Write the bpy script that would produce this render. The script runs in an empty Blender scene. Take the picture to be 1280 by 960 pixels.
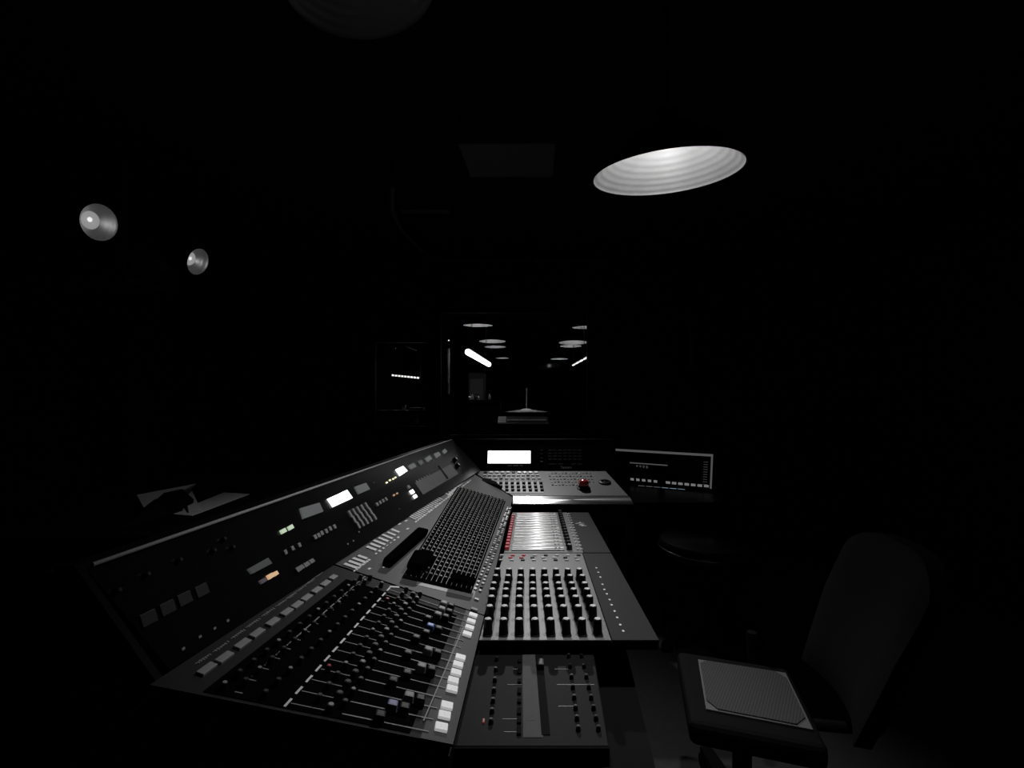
import bpy, bmesh, math, random
from mathutils import Vector, Matrix
random.seed(7)
S = bpy.context.scene
COL = S.collection
F, CX, CY, CH = 580.0, 658.0, 505.0, 1.35      # focal length (px), principal point, camera height

# ------------------------------------------------------------------ camera
cd = bpy.data.cameras.new('camera'); cam = bpy.data.objects.new('camera', cd); COL.objects.link(cam)
cam.location = (0, 0, CH); cam.rotation_euler = (math.pi/2, 0, 0)
cd.sensor_width = 36; cd.lens = 36*F/1280
cd.shift_x = -(CX-640)/1280; cd.shift_y = (CY-480)/1280
cd.clip_start = .02; cd.clip_end = 100
S.camera = cam

def ray(px, py): return Vector(((px-CX)/F, 1.0, -(py-CY)/F))
def onz(px, py, z):
    d = ray(px, py); return Vector((0, 0, CH)) + d*((z-CH)/d.z)
def ony(px, py, y): return Vector((0, 0, CH)) + ray(px, py)*y
def onx(px, py, x):
    d = ray(px, py); return Vector((0, 0, CH)) + d*(x/d.x)

# ------------------------------------------------------------------ materials
def mat(name, col, rough=.5, metal=0., spec=.5, aniso=0., emit=None, es=0., noise=0., nscale=40., bump=0., brush=None):
    m = bpy.data.materials.new(name); m.use_nodes = True
    nt = m.node_tree; b = nt.nodes['Principled BSDF']
    c = (col, col, col, 1) if isinstance(col, (int, float)) else (*col, 1)
    b.inputs['Base Color'].default_value = c
    b.inputs['Roughness'].default_value = rough; b.inputs['Metallic'].default_value = metal
    b.inputs['Specular IOR Level'].default_value = spec
    if aniso: b.inputs['Anisotropic'].default_value = aniso
    if aniso:
        tg = nt.nodes.new('ShaderNodeTangent'); tg.direction_type = 'RADIAL'; tg.axis = 'Z'
        nt.links.new(tg.outputs[0], b.inputs['Tangent']); b.inputs['Anisotropic Rotation'].default_value = .25
    if emit is not None:
        b.inputs['Emission Color'].default_value = (*emit, 1) if not isinstance(emit, (int, float)) else (emit, emit, emit, 1)
        b.inputs['Emission Strength'].default_value = es
    tc = nt.nodes.new('ShaderNodeTexCoord'); mp = nt.nodes.new('ShaderNodeMapping')
    nz = nt.nodes.new('ShaderNodeTexNoise'); nz.inputs['Scale'].default_value = nscale; nz.inputs['Detail'].default_value = 4
    nt.links.new(tc.outputs['Object'], mp.inputs['Vector']); nt.links.new(mp.outputs['Vector'], nz.inputs['Vector'])
    if brush: mp.inputs['Scale'].default_value = brush
    amt = noise if noise else .12
    mx = nt.nodes.new('ShaderNodeMixRGB'); mx.blend_type = 'MULTIPLY'; mx.inputs['Fac'].default_value = amt
    mx.inputs['Color1'].default_value = c
    nt.links.new(nz.outputs['Fac'], mx.inputs['Color2']); nt.links.new(mx.outputs['Color'], b.inputs['Base Color'])
    if bump:
        bp = nt.nodes.new('ShaderNodeBump'); bp.inputs['Strength'].default_value = bump; bp.inputs['Distance'].default_value = .002
        nt.links.new(nz.outputs['Fac'], bp.inputs['Height']); nt.links.new(bp.outputs['Normal'], b.inputs['Normal'])
    return m
M = {}
M['black'] = mat('black_plastic', .006, .42, spec=.25)
M['matt'] = mat('matt_black', .004, .8, spec=.1)
M['gloss'] = mat('gloss_black_face', .004, .28, spec=.25)
M['faderbed'] = mat('fader_bed_black', .004, .8, spec=.0, noise=.4, nscale=60)
M['darkpanel'] = mat('dark_panel', .012, .6, spec=.1, brush=(3, 60, 3), noise=.4)
M['grey'] = mat('grey_panel', .085, .5, spec=.15, noise=.3, nscale=120)
M['grey2'] = mat('mid_grey_panel', .030, .6, spec=.1, noise=.3, nscale=90)
M['grain'] = mat('speckled_grey_panel', .21, .42, spec=.4, noise=.5, nscale=160, bump=.3)
M['lanegrey'] = mat('lane_grey', .10, .6, spec=.1, noise=.3, nscale=120)
M['edge'] = mat('pale_edge', .5, .5)
M['side'] = mat('charcoal_side_panel', .030, .6, spec=.1, noise=.2, nscale=200)
M['brushed'] = mat('brushed_aluminium', .6, .36, metal=1, aniso=.75, brush=(2, 120, 2), noise=.35, bump=.1)
M['ledge'] = mat('satin_metal_ledge', .36, .27, metal=1, aniso=.6, brush=(2, 80, 80), noise=.2)
M['silver'] = mat('silver_button', .5, .3, metal=.6)
M['white'] = mat('white_key', .62, .45, noise=.35, nscale=180)
M['keygrey'] = mat('grey_key', .30, .5, noise=.3, nscale=180)
M['dimkey'] = mat('smoke_key', .022, .5)
M['line'] = mat('printed_line', .28, .6)
M['bright'] = mat('white_print', .75, .6)
M['tape'] = mat('white_label_tape', .8, .6, noise=.25, nscale=90)
M['red'] = mat('red_button', (.6, .04, .06), .35)
M['redgloss'] = mat('red_gloss_knob', (.75, .07, .07), .15, spec=.8)
M['blue'] = mat('blue_cap', (.10, .15, .42), .4)
M['violet'] = mat('violet_cap', (.20, .20, .36), .45)
M['capgrey'] = mat('grey_cap', .24, .5)
M['lcd'] = mat('lit_screen', .8, .4, emit=1, es=2.0)
M['lcd_dim'] = mat('dim_screen', .04, .5, emit=(.95, 1, 1.02), es=.075)
M['lcd_dimmer'] = mat('faint_screen', .04, .5, emit=(.95, 1, 1.02), es=.035)
M['led_green'] = mat('green_lamp', .3, .4, emit=(.75, .95, .68), es=.55)
M['led_yellow'] = mat('yellow_lamp', .3, .4, emit=(1, .95, .6), es=1.0)
M['led_amber'] = mat('amber_lamp', .3, .4, emit=(1, .62, .32), es=.55)
M['led_orange'] = mat('orange_lamp', .3, .4, emit=(1, .5, .2), es=.35)
M['led_violet'] = mat('violet_lamp', .1, .4, emit=(.7, .55, .75), es=.06)
M['led_red'] = mat('red_lamp', .1, .4, emit=(1, .12, .08), es=.12)
M['screen_dark'] = mat('dark_screen', .003, .2, spec=.3)
M['scr_grey'] = mat('screen_grey', .02, .5, emit=1, es=.075)
M['scr_line'] = mat('screen_line', .02, .5, emit=1, es=.07)
M['scr_task'] = mat('screen_icons', .02, .5, emit=1, es=.15)
M['scr_cyan'] = mat('screen_cyan', .02, .5, emit=(.6, .9, 1), es=.42)
M['chrome'] = mat('chrome', .7, .15, metal=1)
M['shade_in'] = mat('spun_reflector', .72, .58, metal=.3, aniso=.7, noise=.25, nscale=14)
M['capmetal'] = mat('metal_cap', .85, .38, metal=1)
M['shade_out'] = mat('black_shade', .006, .55, spec=.2)
M['bulb'] = mat('lamp_bulb', .6, .4, emit=1, es=3)
M['bulb_dim'] = mat('spot_bulb', .6, .4, emit=1, es=.22)
M['bulb_hot_spot'] = mat('spot_bulb_highlight', .6, .4, emit=1, es=.8)
M['whiteglow'] = mat('white_key_added_glow', .7, .45, noise=.5, nscale=220, emit=1, es=.30)  # weak glow added where the lamps leave these keys too dim
M['padsheet'] = mat('pad_sheet', .16, .8, spec=.1)
M['padblack'] = mat('seat_black', .006, .8, spec=.1)
M['refl_dim'] = mat('spot_reflector', .6, .35, metal=.5)
M['tube'] = mat('fluorescent_tube', .8, .4, emit=1, es=4.5)
M['tube_dim'] = mat('strip_light', .6, .4, emit=1, es=1.3)
M['wall'] = mat('dark_wall', .03, .85, spec=.1, noise=.4, nscale=6)
M['ceil'] = mat('dark_ceiling', .025, .9, spec=.05, noise=.3, nscale=5)
M['duct'] = mat('painted_duct', .11, .6, noise=.3, nscale=8)
M['floor'] = mat('grey_floor', .05, .7, spec=.2, noise=.4, nscale=30)
M['paper'] = mat('paper', .8, .8, spec=.1)
M['cloth'] = mat('black_cloth', .012, .9, spec=.05, noise=.5, nscale=30, bump=.6)
M['chairfab'] = mat('grey_upholstery', .005, .85, spec=.15, noise=.4, nscale=120)
M['seatblack'] = mat('black_upholstery', .012, .7, spec=.2)
M['wood'] = mat('dark_wood', .03, .6, brush=(2, 30, 30), noise=.5)
def glass():
    m = bpy.data.materials.new('window_glass'); m.use_nodes = True; nt = m.node_tree
    nt.nodes.remove(nt.nodes['Principled BSDF'])
    t = nt.nodes.new('ShaderNodeBsdfTransparent'); g = nt.nodes.new('ShaderNodeBsdfGlossy'); x = nt.nodes.new('ShaderNodeMixShader')
    t.inputs['Color'].default_value = (.88, .88, .88, 1); g.inputs['Roughness'].default_value = .03; x.inputs['Fac'].default_value = .003
    nt.links.new(t.outputs[0], x.inputs[1]); nt.links.new(g.outputs[0], x.inputs[2])
    nt.links.new(x.outputs[0], nt.nodes['Material Output'].inputs['Surface']); return m
M['pitch'] = mat('pitch_black', .002, 1, spec=0)
M['glass'] = glass()
def weave():
    m = bpy.data.materials.new('woven_mesh'); m.use_nodes = True; nt = m.node_tree; b = nt.nodes['Principled BSDF']
    tc = nt.nodes.new('ShaderNodeTexCoord'); ws = []
    for ang in (.6, -.9):
        mp = nt.nodes.new('ShaderNodeMapping'); mp.inputs['Rotation'].default_value = (0, 0, ang)
        w = nt.nodes.new('ShaderNodeTexWave'); w.inputs['Scale'].default_value = 40; w.inputs['Distortion'].default_value = .6
        nt.links.new(tc.outputs['Object'], mp.inputs[0]); nt.links.new(mp.outputs[0], w.inputs[0]); ws.append(w)
    mx = nt.nodes.new('ShaderNodeMixRGB'); mx.blend_type = 'MULTIPLY'; mx.inputs[0].default_value = .8
    nt.links.new(ws[0].outputs[0], mx.inputs[1]); nt.links.new(ws[1].outputs[0], mx.inputs[2])
    r = nt.nodes.new('ShaderNodeValToRGB'); r.color_ramp.elements[0].color = (.035, .035, .035, 1); r.color_ramp.elements[1].color = (.085, .085, .085, 1)
    nt.links.new(mx.outputs[0], r.inputs[0]); nt.links.new(r.outputs[0], b.inputs['Base Color'])
    b.inputs['Roughness'].default_value = .8; return m
M['weave'] = weave()

# ------------------------------------------------------------------ objects
WORLD = {}
def link(name, data, parent=None, mw=None):
    o = bpy.data.objects.new(name, data); COL.objects.link(o)
    mw = mw or Matrix.Identity(4)
    if parent is not None:
        o.parent = parent; o.matrix_parent_inverse = WORLD[parent.name].inverted()
    o.matrix_basis = mw; WORLD[o.name] = mw.copy()
    return o
def tag(o, label, cat, group=None, kind=None):
    o['label'] = label; o['category'] = cat
    if group: o['group'] = group
    if kind: o['kind'] = kind
    return o
def thing(name, loc, label, cat, group=None):
    return tag(link(name, None, None, Matrix.Translation(Vector(loc))), label, cat, group)
class MB:
    def __init__(s): s.v = []; s.f = []; s.mi = []
    def add(s, vs, fs, mi=0):
        b = len(s.v); s.v += [Vector(v) for v in vs]; s.f += [tuple(b+i for i in f) for f in fs]; s.mi += [mi]*len(fs); return s
    def box(s, lo, hi, mi=0, mw=None):
        x0, y0, z0 = lo; x1, y1, z1 = hi
        vs = [Vector(p) for p in ((x0,y0,z0),(x1,y0,z0),(x1,y1,z0),(x0,y1,z0),(x0,y0,z1),(x1,y0,z1),(x1,y1,z1),(x0,y1,z1))]
        if mw: vs = [mw @ v for v in vs]
        return s.add(vs, [(0,3,2,1),(4,5,6,7),(0,1,5,4),(1,2,6,5),(2,3,7,6),(3,0,4,7)], mi)
    def cbox(s, c, size, mi=0, mw=None):
        c = Vector(c); h = Vector(size)/2; return s.box(c-h, c+h, mi, mw)
    def prism(s, bot, top, mi=0):
        n = len(bot); return s.add(list(bot)+list(top), [tuple(range(n-1,-1,-1)), tuple(range(n,2*n))]+[(i,(i+1)%n,n+(i+1)%n,n+i) for i in range(n)], mi)
    def lathe(s, prof, seg=24, mw=None, mi=0, mis=None, cap0=False, cap1=False):
        vs = []; fs = []; m2 = []
        for r, z in prof:
            for k in range(seg):
                a = 2*math.pi*k/seg; v = Vector((r*math.cos(a), r*math.sin(a), z)); vs.append(mw @ v if mw else v)
        for j in range(len(prof)-1):
            for k in range(seg):
                fs.append((j*seg+k, j*seg+(k+1)%seg, (j+1)*seg+(k+1)%seg, (j+1)*seg+k)); m2.append(mis[j] if mis else mi)
        if cap0: fs.append(tuple(range(seg-1,-1,-1))); m2.append(mis[0] if mis else mi)
        if cap1: fs.append(tuple((len(prof)-1)*seg+k for k in range(seg))); m2.append(mis[-1] if mis else mi)
        b = len(s.v); s.v += vs; s.f += [tuple(b+i for i in f) for f in fs]; s.mi += m2; return s
    def tube(s, pts, r, seg=10, mi=0):
        pts = [Vector(p) for p in pts]; n = len(pts); b = len(s.v)
        for i, p in enumerate(pts):
            t = (pts[min(i+1,n-1)]-pts[max(i-1,0)]).normalized()
            a = t.orthogonal().normalized() if abs(t.z) > .95 else t.cross(Vector((0,0,1))).normalized()
            c = t.cross(a)
            for k in range(seg):
                q = 2*math.pi*k/seg; s.v.append(p + (a*math.cos(q)+c*math.sin(q))*r)
        for i in range(n-1):
            for k in range(seg):
                s.f.append((b+i*seg+k, b+i*seg+(k+1)%seg, b+(i+1)*seg+(k+1)%seg, b+(i+1)*seg+k)); s.mi.append(mi)
        s.f.append(tuple(b+k for k in range(seg-1,-1,-1))); s.f.append(tuple(b+(n-1)*seg+k for k in range(seg))); s.mi += [mi, mi]
        return s
    def mesh(s, name, mats, smooth=False, bevel=0, bseg=2):
        me = bpy.data.meshes.new(name); me.from_pydata([tuple(v) for v in s.v], [], s.f)
        for m in (mats if isinstance(mats, (list, tuple)) else [mats]): me.materials.append(m)
        for p, i in zip(me.polygons, s.mi): p.material_index = i
        bm = bmesh.new(); bm.from_mesh(me)
        bmesh.ops.recalc_face_normals(bm, faces=bm.faces)
        if bevel:
            ed = [e for e in bm.edges if len(e.link_faces) == 2 and e.calc_face_angle(0) > .6]
            bmesh.ops.bevel(bm, geom=ed, offset=bevel, segments=bseg, profile=.6, affect='EDGES', clamp_overlap=True)
        bm.to_mesh(me); bm.free()
        if smooth:
            me.polygons.foreach_set('use_smooth', [True]*len(me.polygons))
            try: me.set_sharp_from_angle(angle=math.radians(40))
            except Exception: pass
        return me
    def build(s, name, mats, parent=None, mw=None, **k): return link(name, s.mesh(name, mats, **k), parent, mw)
    def structure(s, name, mats, **k):
        o = s.build(name, mats, None, None, **k); o['kind'] = 'structure'; return o

# ------------------------------------------------------------------ panels located by their four corners
class Patch:
    def __init__(s, p00, p10, p01, p11): s.c = [Vector(p) for p in (p00, p10, p01, p11)]
    def P(s, u, v):
        a, b, c, d = s.c; return a*(1-u)*(1-v)+b*u*(1-v)+c*(1-u)*v+d*u*v
    def du(s, u, v): a, b, c, d = s.c; return (b-a)*(1-v)+(d-c)*v
    def dv(s, u, v): a, b, c, d = s.c; return (c-a)*(1-u)+(d-b)*u
    def frame(s, u, v, lift=0, alongv=False):
        e1 = s.du(u, v).normalized(); n = e1.cross(s.dv(u, v)).normalized()
        if alongv:
            e2 = s.dv(u, v).normalized(); e1 = e2.cross(n)
        else: e2 = n.cross(e1)
        o = s.P(u, v) + n*lift
        return Matrix(((e1.x,e2.x,n.x,o.x),(e1.y,e2.y,n.y,o.y),(e1.z,e2.z,n.z,o.z),(0,0,0,1)))
    def uv(s, px, py):
        d = ray(px, py); o = Vector((0,0,CH)); u = v = .5; t = 1.5
        for _ in range(30):
            r = s.P(u, v)-o-d*t; A = Matrix((s.du(u,v), s.dv(u,v), -d)).transposed()
            k = A.inverted_safe() @ r; u -= k.x; v -= k.y; t -= k.z
        return u, v
    def at(s, px, py, lift=0, alongv=False): return s.frame(*s.uv(px, py), lift, alongv)
    def slab(s, u0, u1, v0, v1, h, lift=0, nu=1, nv=1):
        g = lambda i, j, z: s.frame(u0+(u1-u0)*i/nu, v0+(v1-v0)*j/nv) @ Vector((0,0,z))
        b = MB(); W = nu+1; N = W*(nv+1)
        vs = [g(i,j,lift) for j in range(nv+1) for i in range(W)] + [g(i,j,lift+h) for j in range(nv+1) for i in range(W)]
        fs = []
        for j in range(nv):
            for i in range(nu):
                a = j*W+i; fs += [(a,a+W,a+W+1,a+1),(N+a,N+a+1,N+a+W+1,N+a+W)]
        for i in range(nu):
            a = nv*W+i; fs += [(i,i+1,N+i+1,N+i),(a+1,a,N+a,N+a+1)]
        for j in range(nv):
            a = j*W; c = a+nu; fs += [(a+W,a,N+a,N+a+W),(c,c+W,N+c+W,N+c)]
        return b.add(vs, fs)
CACHE = {}
def key_mesh(su, sv, h, m, bev=None, name='key'):
    k = (round(su,4), round(sv,4), round(h,4), m, name)
    if k not in CACHE:
        CACHE[k] = MB().box((-su/2,-sv/2,-.001), (su/2,sv/2,h)).mesh(name, M[m], bevel=min(su,sv,h)*.25 if bev is None else bev)
    return CACHE[k]
def key(name, patch, px, py, su, sv, h, m, parent, lift=0, alongv=False):
    return link(name, key_mesh(su, sv, h, m, name=name), parent, patch.at(px, py, lift, alongv))
def keyuv(name, patch, u, v, su, sv, h, m, parent, lift=0, alongv=False):
    return link(name, key_mesh(su, sv, h, m, name=name), parent, patch.frame(u, v, lift, alongv))
def quad(name, patch, pix, h, m, parent, lift=0):       # a raised plate with the outline of four points on the panel
    fr = [patch.at(x, y) for x, y in pix]
    return MB().prism([f @ Vector((0,0,lift-.001)) for f in fr], [f @ Vector((0,0,lift+h)) for f in fr]).build(name, M[m], parent)
def knob_mesh(r, h, body, top, seg=16, taper=.85, cap=.62):
    k = ('knob', r, h, body, top, taper, cap)
    if k not in CACHE:
        CACHE[k] = MB().lathe([(r*1.05,0),(r*1.05,h*.12),(r,h*.16),(r*taper,h*.95),(r*taper*.93,h),(r*cap,h),(r*cap*.9,h+.0012)], seg,
            mis=[0,0,0,0,0,1], cap0=False, cap1=True).mesh('knob', [M[body], M[top]], smooth=True)
    return CACHE[k]
def text(name, s, size, m, parent, mw, ext=.0006):
    cu = bpy.data.curves.new(name, 'FONT'); cu.body = s; cu.size = size; cu.extrude = ext; cu.align_x = 'CENTER'; cu.align_y = 'CENTER'
    t = bpy.data.objects.new(name, cu); COL.objects.link(t)
    me = bpy.data.meshes.new_from_object(t.evaluated_get(bpy.context.evaluated_depsgraph_get()))
    bpy.data.objects.remove(t); me.materials.clear(); me.materials.append(M[m])
    return link(name, me, parent, mw)

# ================================================================== ROOM
XL, XR, YB, YF, ZC = -2.6, 3.2, -1.6, 4.6, 2.75
MB().box((XL-.1,YB-.1,-.1), (XR+.1,YF,0)).structure('floor', M['floor'])
MB().box((XL-.1,YB-.1,ZC), (XR+.1,YF,ZC+.1)).structure('ceiling', M['ceil'])
MB().box((XL-.1,YB-.1,0), (XL,YF,ZC)).structure('wall_left', M['wall'])
MB().box((XR,YB-.1,0), (XR+.1,YF,ZC)).structure('wall_right', M['wall'])
MB().box((XL,YB-.1,0), (XR,YB,ZC)).structure('wall_back', M['wall'])
# front wall with two glazed openings
wa = [ony(466, 425, YF), ony(541, 536, YF)]       # smaller left pane
wb = [ony(548, 388, YF), ony(737, 547, YF)]
f = MB(); zl0, zl1 = wa[1].z, wa[0].z; zr0, zr1 = wb[1].z, wb[0].z; T = .12
f.box((XL-.1,YF,0),(wa[0].x,YF+T,3.0)); f.box((wa[1].x,YF,0),(wb[0].x,YF+T,3.0)); f.box((wb[1].x,YF,0),(XR+.1,YF+T,3.0))
f.box((wa[0].x,YF,0),(wa[1].x,YF+T,zl0)); f.box((wa[0].x,YF,zl1),(wa[1].x,YF+T,3.0))
f.box((wb[0].x,YF,0),(wb[1].x,YF+T,zr0)); f.box((wb[0].x,YF,zr1),(wb[1].x,YF+T,3.0))
f.structure('wall_front', M['wall'])
def window(name, a, b):
    x0, x1, z0, z1 = a.x, b.x, b.z, a.z; w = .025
    fr = MB()
    for lo, hi in (((x0,z0),(x1,z0+w)),((x0,z1-w),(x1,z1)),((x0,z0),(x0+w,z1)),((x1-w,z0),(x1,z1))):
        fr.box((lo[0],YF-.012,lo[1]),(hi[0],YF+.04,hi[1]))
    r = fr.structure(name, M['matt'])
    MB().box((x0+w,YF+.014,z0+w),(x1-w,YF+.020,z1-w)).build('pane', M['glass'], r)
window('window_1', *wb); window('window_2', *wa)

# rooms beyond the glass
LX0, LX1, LY1 = -2.7, 2.4, 17.0; PX = -.93
MB().box((LX0,YF+T,-.1),(LX1,LY1,0)).structure('floor_beyond', M['floor'])
MB().box((LX0,YF+T,3.0),(LX1,LY1,3.1)).structure('ceiling_beyond', M['ceil'])
MB().box((LX0,LY1,0),(LX1,LY1+.1,3)).structure('wall_beyond', M['matt'])
MB().box((LX0-.1,YF+T,0),(LX0,LY1,3)).structure('wall_beyond_left', M['matt'])
MB().box((LX1,YF+T,0),(LX1+.1,LY1,3)).structure('wall_beyond_right', M['matt'])
MB().box((PX-.10,YF+T,0),(PX-.02,6.0,3)).structure('wall_partition', mat('dull_black', .0015, 1, spec=0))

# ceiling fittings of the control room
def flat_ceiling_box(name, pix, z, h, m, label, cat):
    q = [onz(x, y, z) for x, y in pix]
    t = thing(name, (sum((p.x for p in q))/4, sum((p.y for p in q))/4, z), label, cat)
    MB().prism(q, [Vector((p.x,p.y,z+h)) for p in q]).build('housing', M[m], t, bevel=.01)
    return t, q
t, q = flat_ceiling_box('ceiling_unit', [(588,222),(692,222),(695,180),(572,180)], 2.62, .13, 'duct', 'flat dark rectangular unit fixed to the ceiling above the console', 'ceiling unit')
MB().box((q[0].x+.03,q[0].y+.02,2.612),(q[1].x-.03,q[0].y+.06,2.62)).build('grille', M['matt'], t)
pz = 2.60
pts = [onz(490,232,pz), onz(490,262,pz), onz(500,285,pz), onz(534,319,pz), onz(545,325,pz), onz(640,325.5,pz), onz(760,326.5,pz)]
t = thing('conduit_pipe', (pts[3].x, pts[3].y, ZC), 'thin dark pipe bending across the ceiling in front of the window', 'pipe')
MB().tube(pts, .016).build('pipe', M['duct'], t)
for p in (pts[0], pts[2], pts[4], pts[5], pts[6]):
    MB().tube([p+Vector((0,0,.008)), Vector((p.x,p.y,ZC))], .008, 8).build('hanger', M['matt'], t)
a, b = onz(500,261,2.66), onz(562,261,2.66)
t = thing('ceiling_bar', ((a.x+b.x)/2, a.y, ZC), 'short straight bar under the ceiling beside the bent pipe', 'bar')
MB().box((a.x,a.y-.03,2.64),(b.x,a.y+.03,2.67)).build('bar', M['duct'], t, bevel=.006)
for x in (a.x+.03, b.x-.03): MB().box((x-.01,a.y-.01,2.67),(x+.01,a.y+.01,ZC)).build('hanger', M['matt'], t)
a, b = ony(625,372,YF), ony(671,386,YF)
t = thing('wall_vent', ((a.x+b.x)/2, YF, b.z), 'small slatted vent grille high on the wall above the large window', 'vent')
vb = MB(); vb.box((a.x,YF-.02,b.z),(b.x,YF-.001,b.z+.012)); vb.box((a.x,YF-.02,a.z-.012),(b.x,YF-.001,a.z)); vb.box((a.x,YF-.02,b.z),(a.x+.012,YF-.001,a.z)); vb.box((b.x-.012,YF-.02,b.z),(b.x,YF-.001,a.z))
vb.build('frame', M['duct'], t)
sl = MB()
for i in range(4):
    z = b.z+.02+(a.z-b.z-.03)*i/4; sl.box((a.x+.012,YF-.015,z),(b.x-.012,YF-.003,z+.010))
sl.build('slats', M['duct'], t)

# left wall: pillar, hanging cabinet, two spotlights
MB().box((-2.6,2.80,0),(-2.42,3.19,1.97)).structure('highlight_trim_1', M['wall'])
MB().box((-2.6,4.0,0),(-2.5,4.35,2.5)).structure('highlight_trim_2', M['wall'])
t = thing('wall_speaker', (-2.32,2.56,1.98), 'black box cabinet mounted high on the left wall between the two spotlights', 'speaker')
MB().box((-2.6,2.38,1.985),(-2.06,2.75,2.62)).build('cabinet', M['duct'], t, bevel=.035, bseg=4)
MB().box((-2.06,2.40,2.01),(-2.045,2.73,2.59)).build('grille', M['black'], t, bevel=.004)
def spotlight(px, py, x, d, diam, label):
    c = onx(px, py, x); d = Vector(d).normalized(); L = .13
    t = thing('spotlight', tuple(c - d*L), label, 'spotlight', 'spotlights on the left wall')
    mw = Matrix.Translation(c) @ d.to_track_quat('Z','Y').to_matrix().to_4x4(); r = diam/2
    sh_ = MB().lathe([(.024,-L),(.03,-L*.72),(r*.62,-L*.5),(r*.9,-L*.2),(r*1.02,0),(r*1.0,.006),(r*.97,.003)], 32, mw, cap0=True).build('shade', M['shade_out'], t, smooth=True)
    MB().lathe([(r*(.97-.85*a/24)+.0018*math.sin(a*1.05), .003-.078*(a/24)**.75+.0018*math.sin(a*1.05)) for a in range(25)], 32, mw).build('reflector', M['refl_dim'], sh_, smooth=True)
    bu_ = MB().lathe([(r*.3,-.085),(r*.5,-.066),(r*.57,-.056),(r*.55,-.050),(r*.34,-.045),(.001,-.044)], 24, mw, cap0=True).build('bulb', M['bulb_dim'], t, smooth=True)
    MB().lathe([(.001,.0035),(r*.10,.002),(r*.17,0)], 20, mw @ Matrix.Translation((-r*.06,r*.02,-.0455))).build('bulb_hot_spot', M['bulb_hot_spot'], bu_, smooth=True)  # glowing disc paints a highlight on the bulb's face
    back = c - d*L; wall = Vector((XL, back.y+.05, back.z+.10))
    MB().lathe([(.026,-L-.05),(.026,-L+.01)], 16, mw, cap0=True, cap1=True).build('socket', M['black'], t)
    MB().tube([back - d*.05, back - d*.09 + Vector((0,0,.03)), wall], .011).build('bracket', M['black'], t, smooth=True)
    MB().lathe([(.045,0),(.045,.015),(.03,.02)], 20, Matrix.Translation(wall) @ Matrix.Rotation(math.pi/2,4,'Y'), cap0=True, cap1=True).build('wall_plate', M['black'], t)
    l = bpy.data.lights.new('spot_glow','POINT'); l.energy = .016; l.shadow_soft_size = .01
    link('spot_glow', l, t, Matrix.Translation(c + d*.012))
spotlight(123.5, 278, -2.0, (.93,-.14,-.26), .170, 'round spotlight on the left wall nearer the camera, left of the hanging cabinet')
spotlight(247, 327, -2.0, (.95,-.02,-.36), .165, 'round spotlight on the left wall just beyond the hanging cabinet, socket visible')

# ------------------------------------------------------------------ pendant lamps
def shade_parts(t, mw, r, dep, bulb='bulb', cord_to=None):
    sh_ = MB().lathe([(r*.16,dep),(r*.30,dep*.93),(r*.62,dep*.62),(r*.88,dep*.26),(r*1.0,0),(r*1.005,-.004),(r*.985,-.002)], 64, mw, cap0=True).build('lamp_shade', M['shade_out'], t, smooth=True)
    pr = [(r*.985,-.002)]
    for k in range(1, 64):
        a = k/64*.97; rr = r*(1-a)**.60*.985; z = dep*.94*a; w = .0026*r*math.sin(2*math.pi*a*9)
        pr.append((rr+w*.6, z+w*.8))
    pr.append((r*.13, dep*.92))
    MB().lathe(pr, 64).build('reflector', M['shade_in'], sh_, mw, smooth=True)
    MB().lathe([(.02,dep*.93),(.022,dep*.8),(r*.2,dep*.66),(r*.2,dep*.6),(r*.12,dep*.55),(.001,dep*.535)], 20, mw, cap0=True).build('bulb', M[bulb], t, smooth=True)
    MB().lathe([(r*.17,dep*.98),(r*.16,dep*1.25),(r*.08,dep*1.3)], 20, mw, cap0=True, cap1=True).build('lamp_holder', M['black'], t)
    top = mw @ Vector((0,0,dep*1.28))
    MB().tube([top, Vector((top.x,top.y,cord_to))], .004, 8).build('cord', M['black'], t)
    return top
PC = ony(833, 215, 1.317)
PC = ony(833, 217, 1.30)
t = thing('pendant_lamp', PC, 'large round pendant lamp with a pale ribbed inside hanging over the right of the console', 'lamp', 'pendant lamps over the console')
RP = Matrix.Translation(PC) @ Matrix.Rotation(math.radians(-3.0),4,'Y') @ Matrix.Rotation(math.radians(9.0),4,'X')
shade_parts(t, RP, .205, .13, 'bulb_dim', ZC)
PT = t
c2 = ony(452, -18, .80)
t2 = thing('pendant_lamp', c2, 'unlit dark round pendant lamp hanging near the camera at the top edge', 'lamp', 'pendant lamps over the console')
shade_parts(t2, Matrix.Translation(c2) @ Matrix.Rotation(math.radians(6),4,'X') @ Matrix.Rotation(math.radians(-12),4,'Y'), .13, .12, 'matt', ZC)
# unseen ceiling spot, added to give the far console its highlights
DL = Vector((.03, 3.90, 2.53))
t = thing('added_downlight', (DL.x,DL.y,ZC), 'small black ceiling spot added to light the far end of the console', 'lamp')
MB().lathe([(.04,ZC-.001),(.04,ZC-.02),(.038,2.56),(.035,2.56),(.033,ZC-.03)], 32, Matrix.Translation((DL.x,DL.y,0))).build('housing', M['matt'], t, smooth=True)
def spot(name, loc, aim, e, size, blend, soft, parent=None):
    l = bpy.data.lights.new(name,'SPOT'); l.energy = e; l.spot_size = math.radians(size); l.spot_blend = blend; l.shadow_soft_size = soft
    d = Vector(aim)-Vector(loc)
    return link(name, l, parent, Matrix.Translation(Vector(loc)) @ d.to_track_quat('-Z','Y').to_matrix().to_4x4())
spot('added_downlight_beam', DL, (.12, 2.2, .80), 80, 50, .7, .03, t)
spot('pendant_beam', RP @ Vector((0,0,.060)), RP @ Vector((-.40,-.12,-1)), 36, 88, .8, .03, PT)
pl = bpy.data.lights.new('pendant_glow','POINT'); pl.energy = .8; pl.shadow_soft_size = .025
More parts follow.
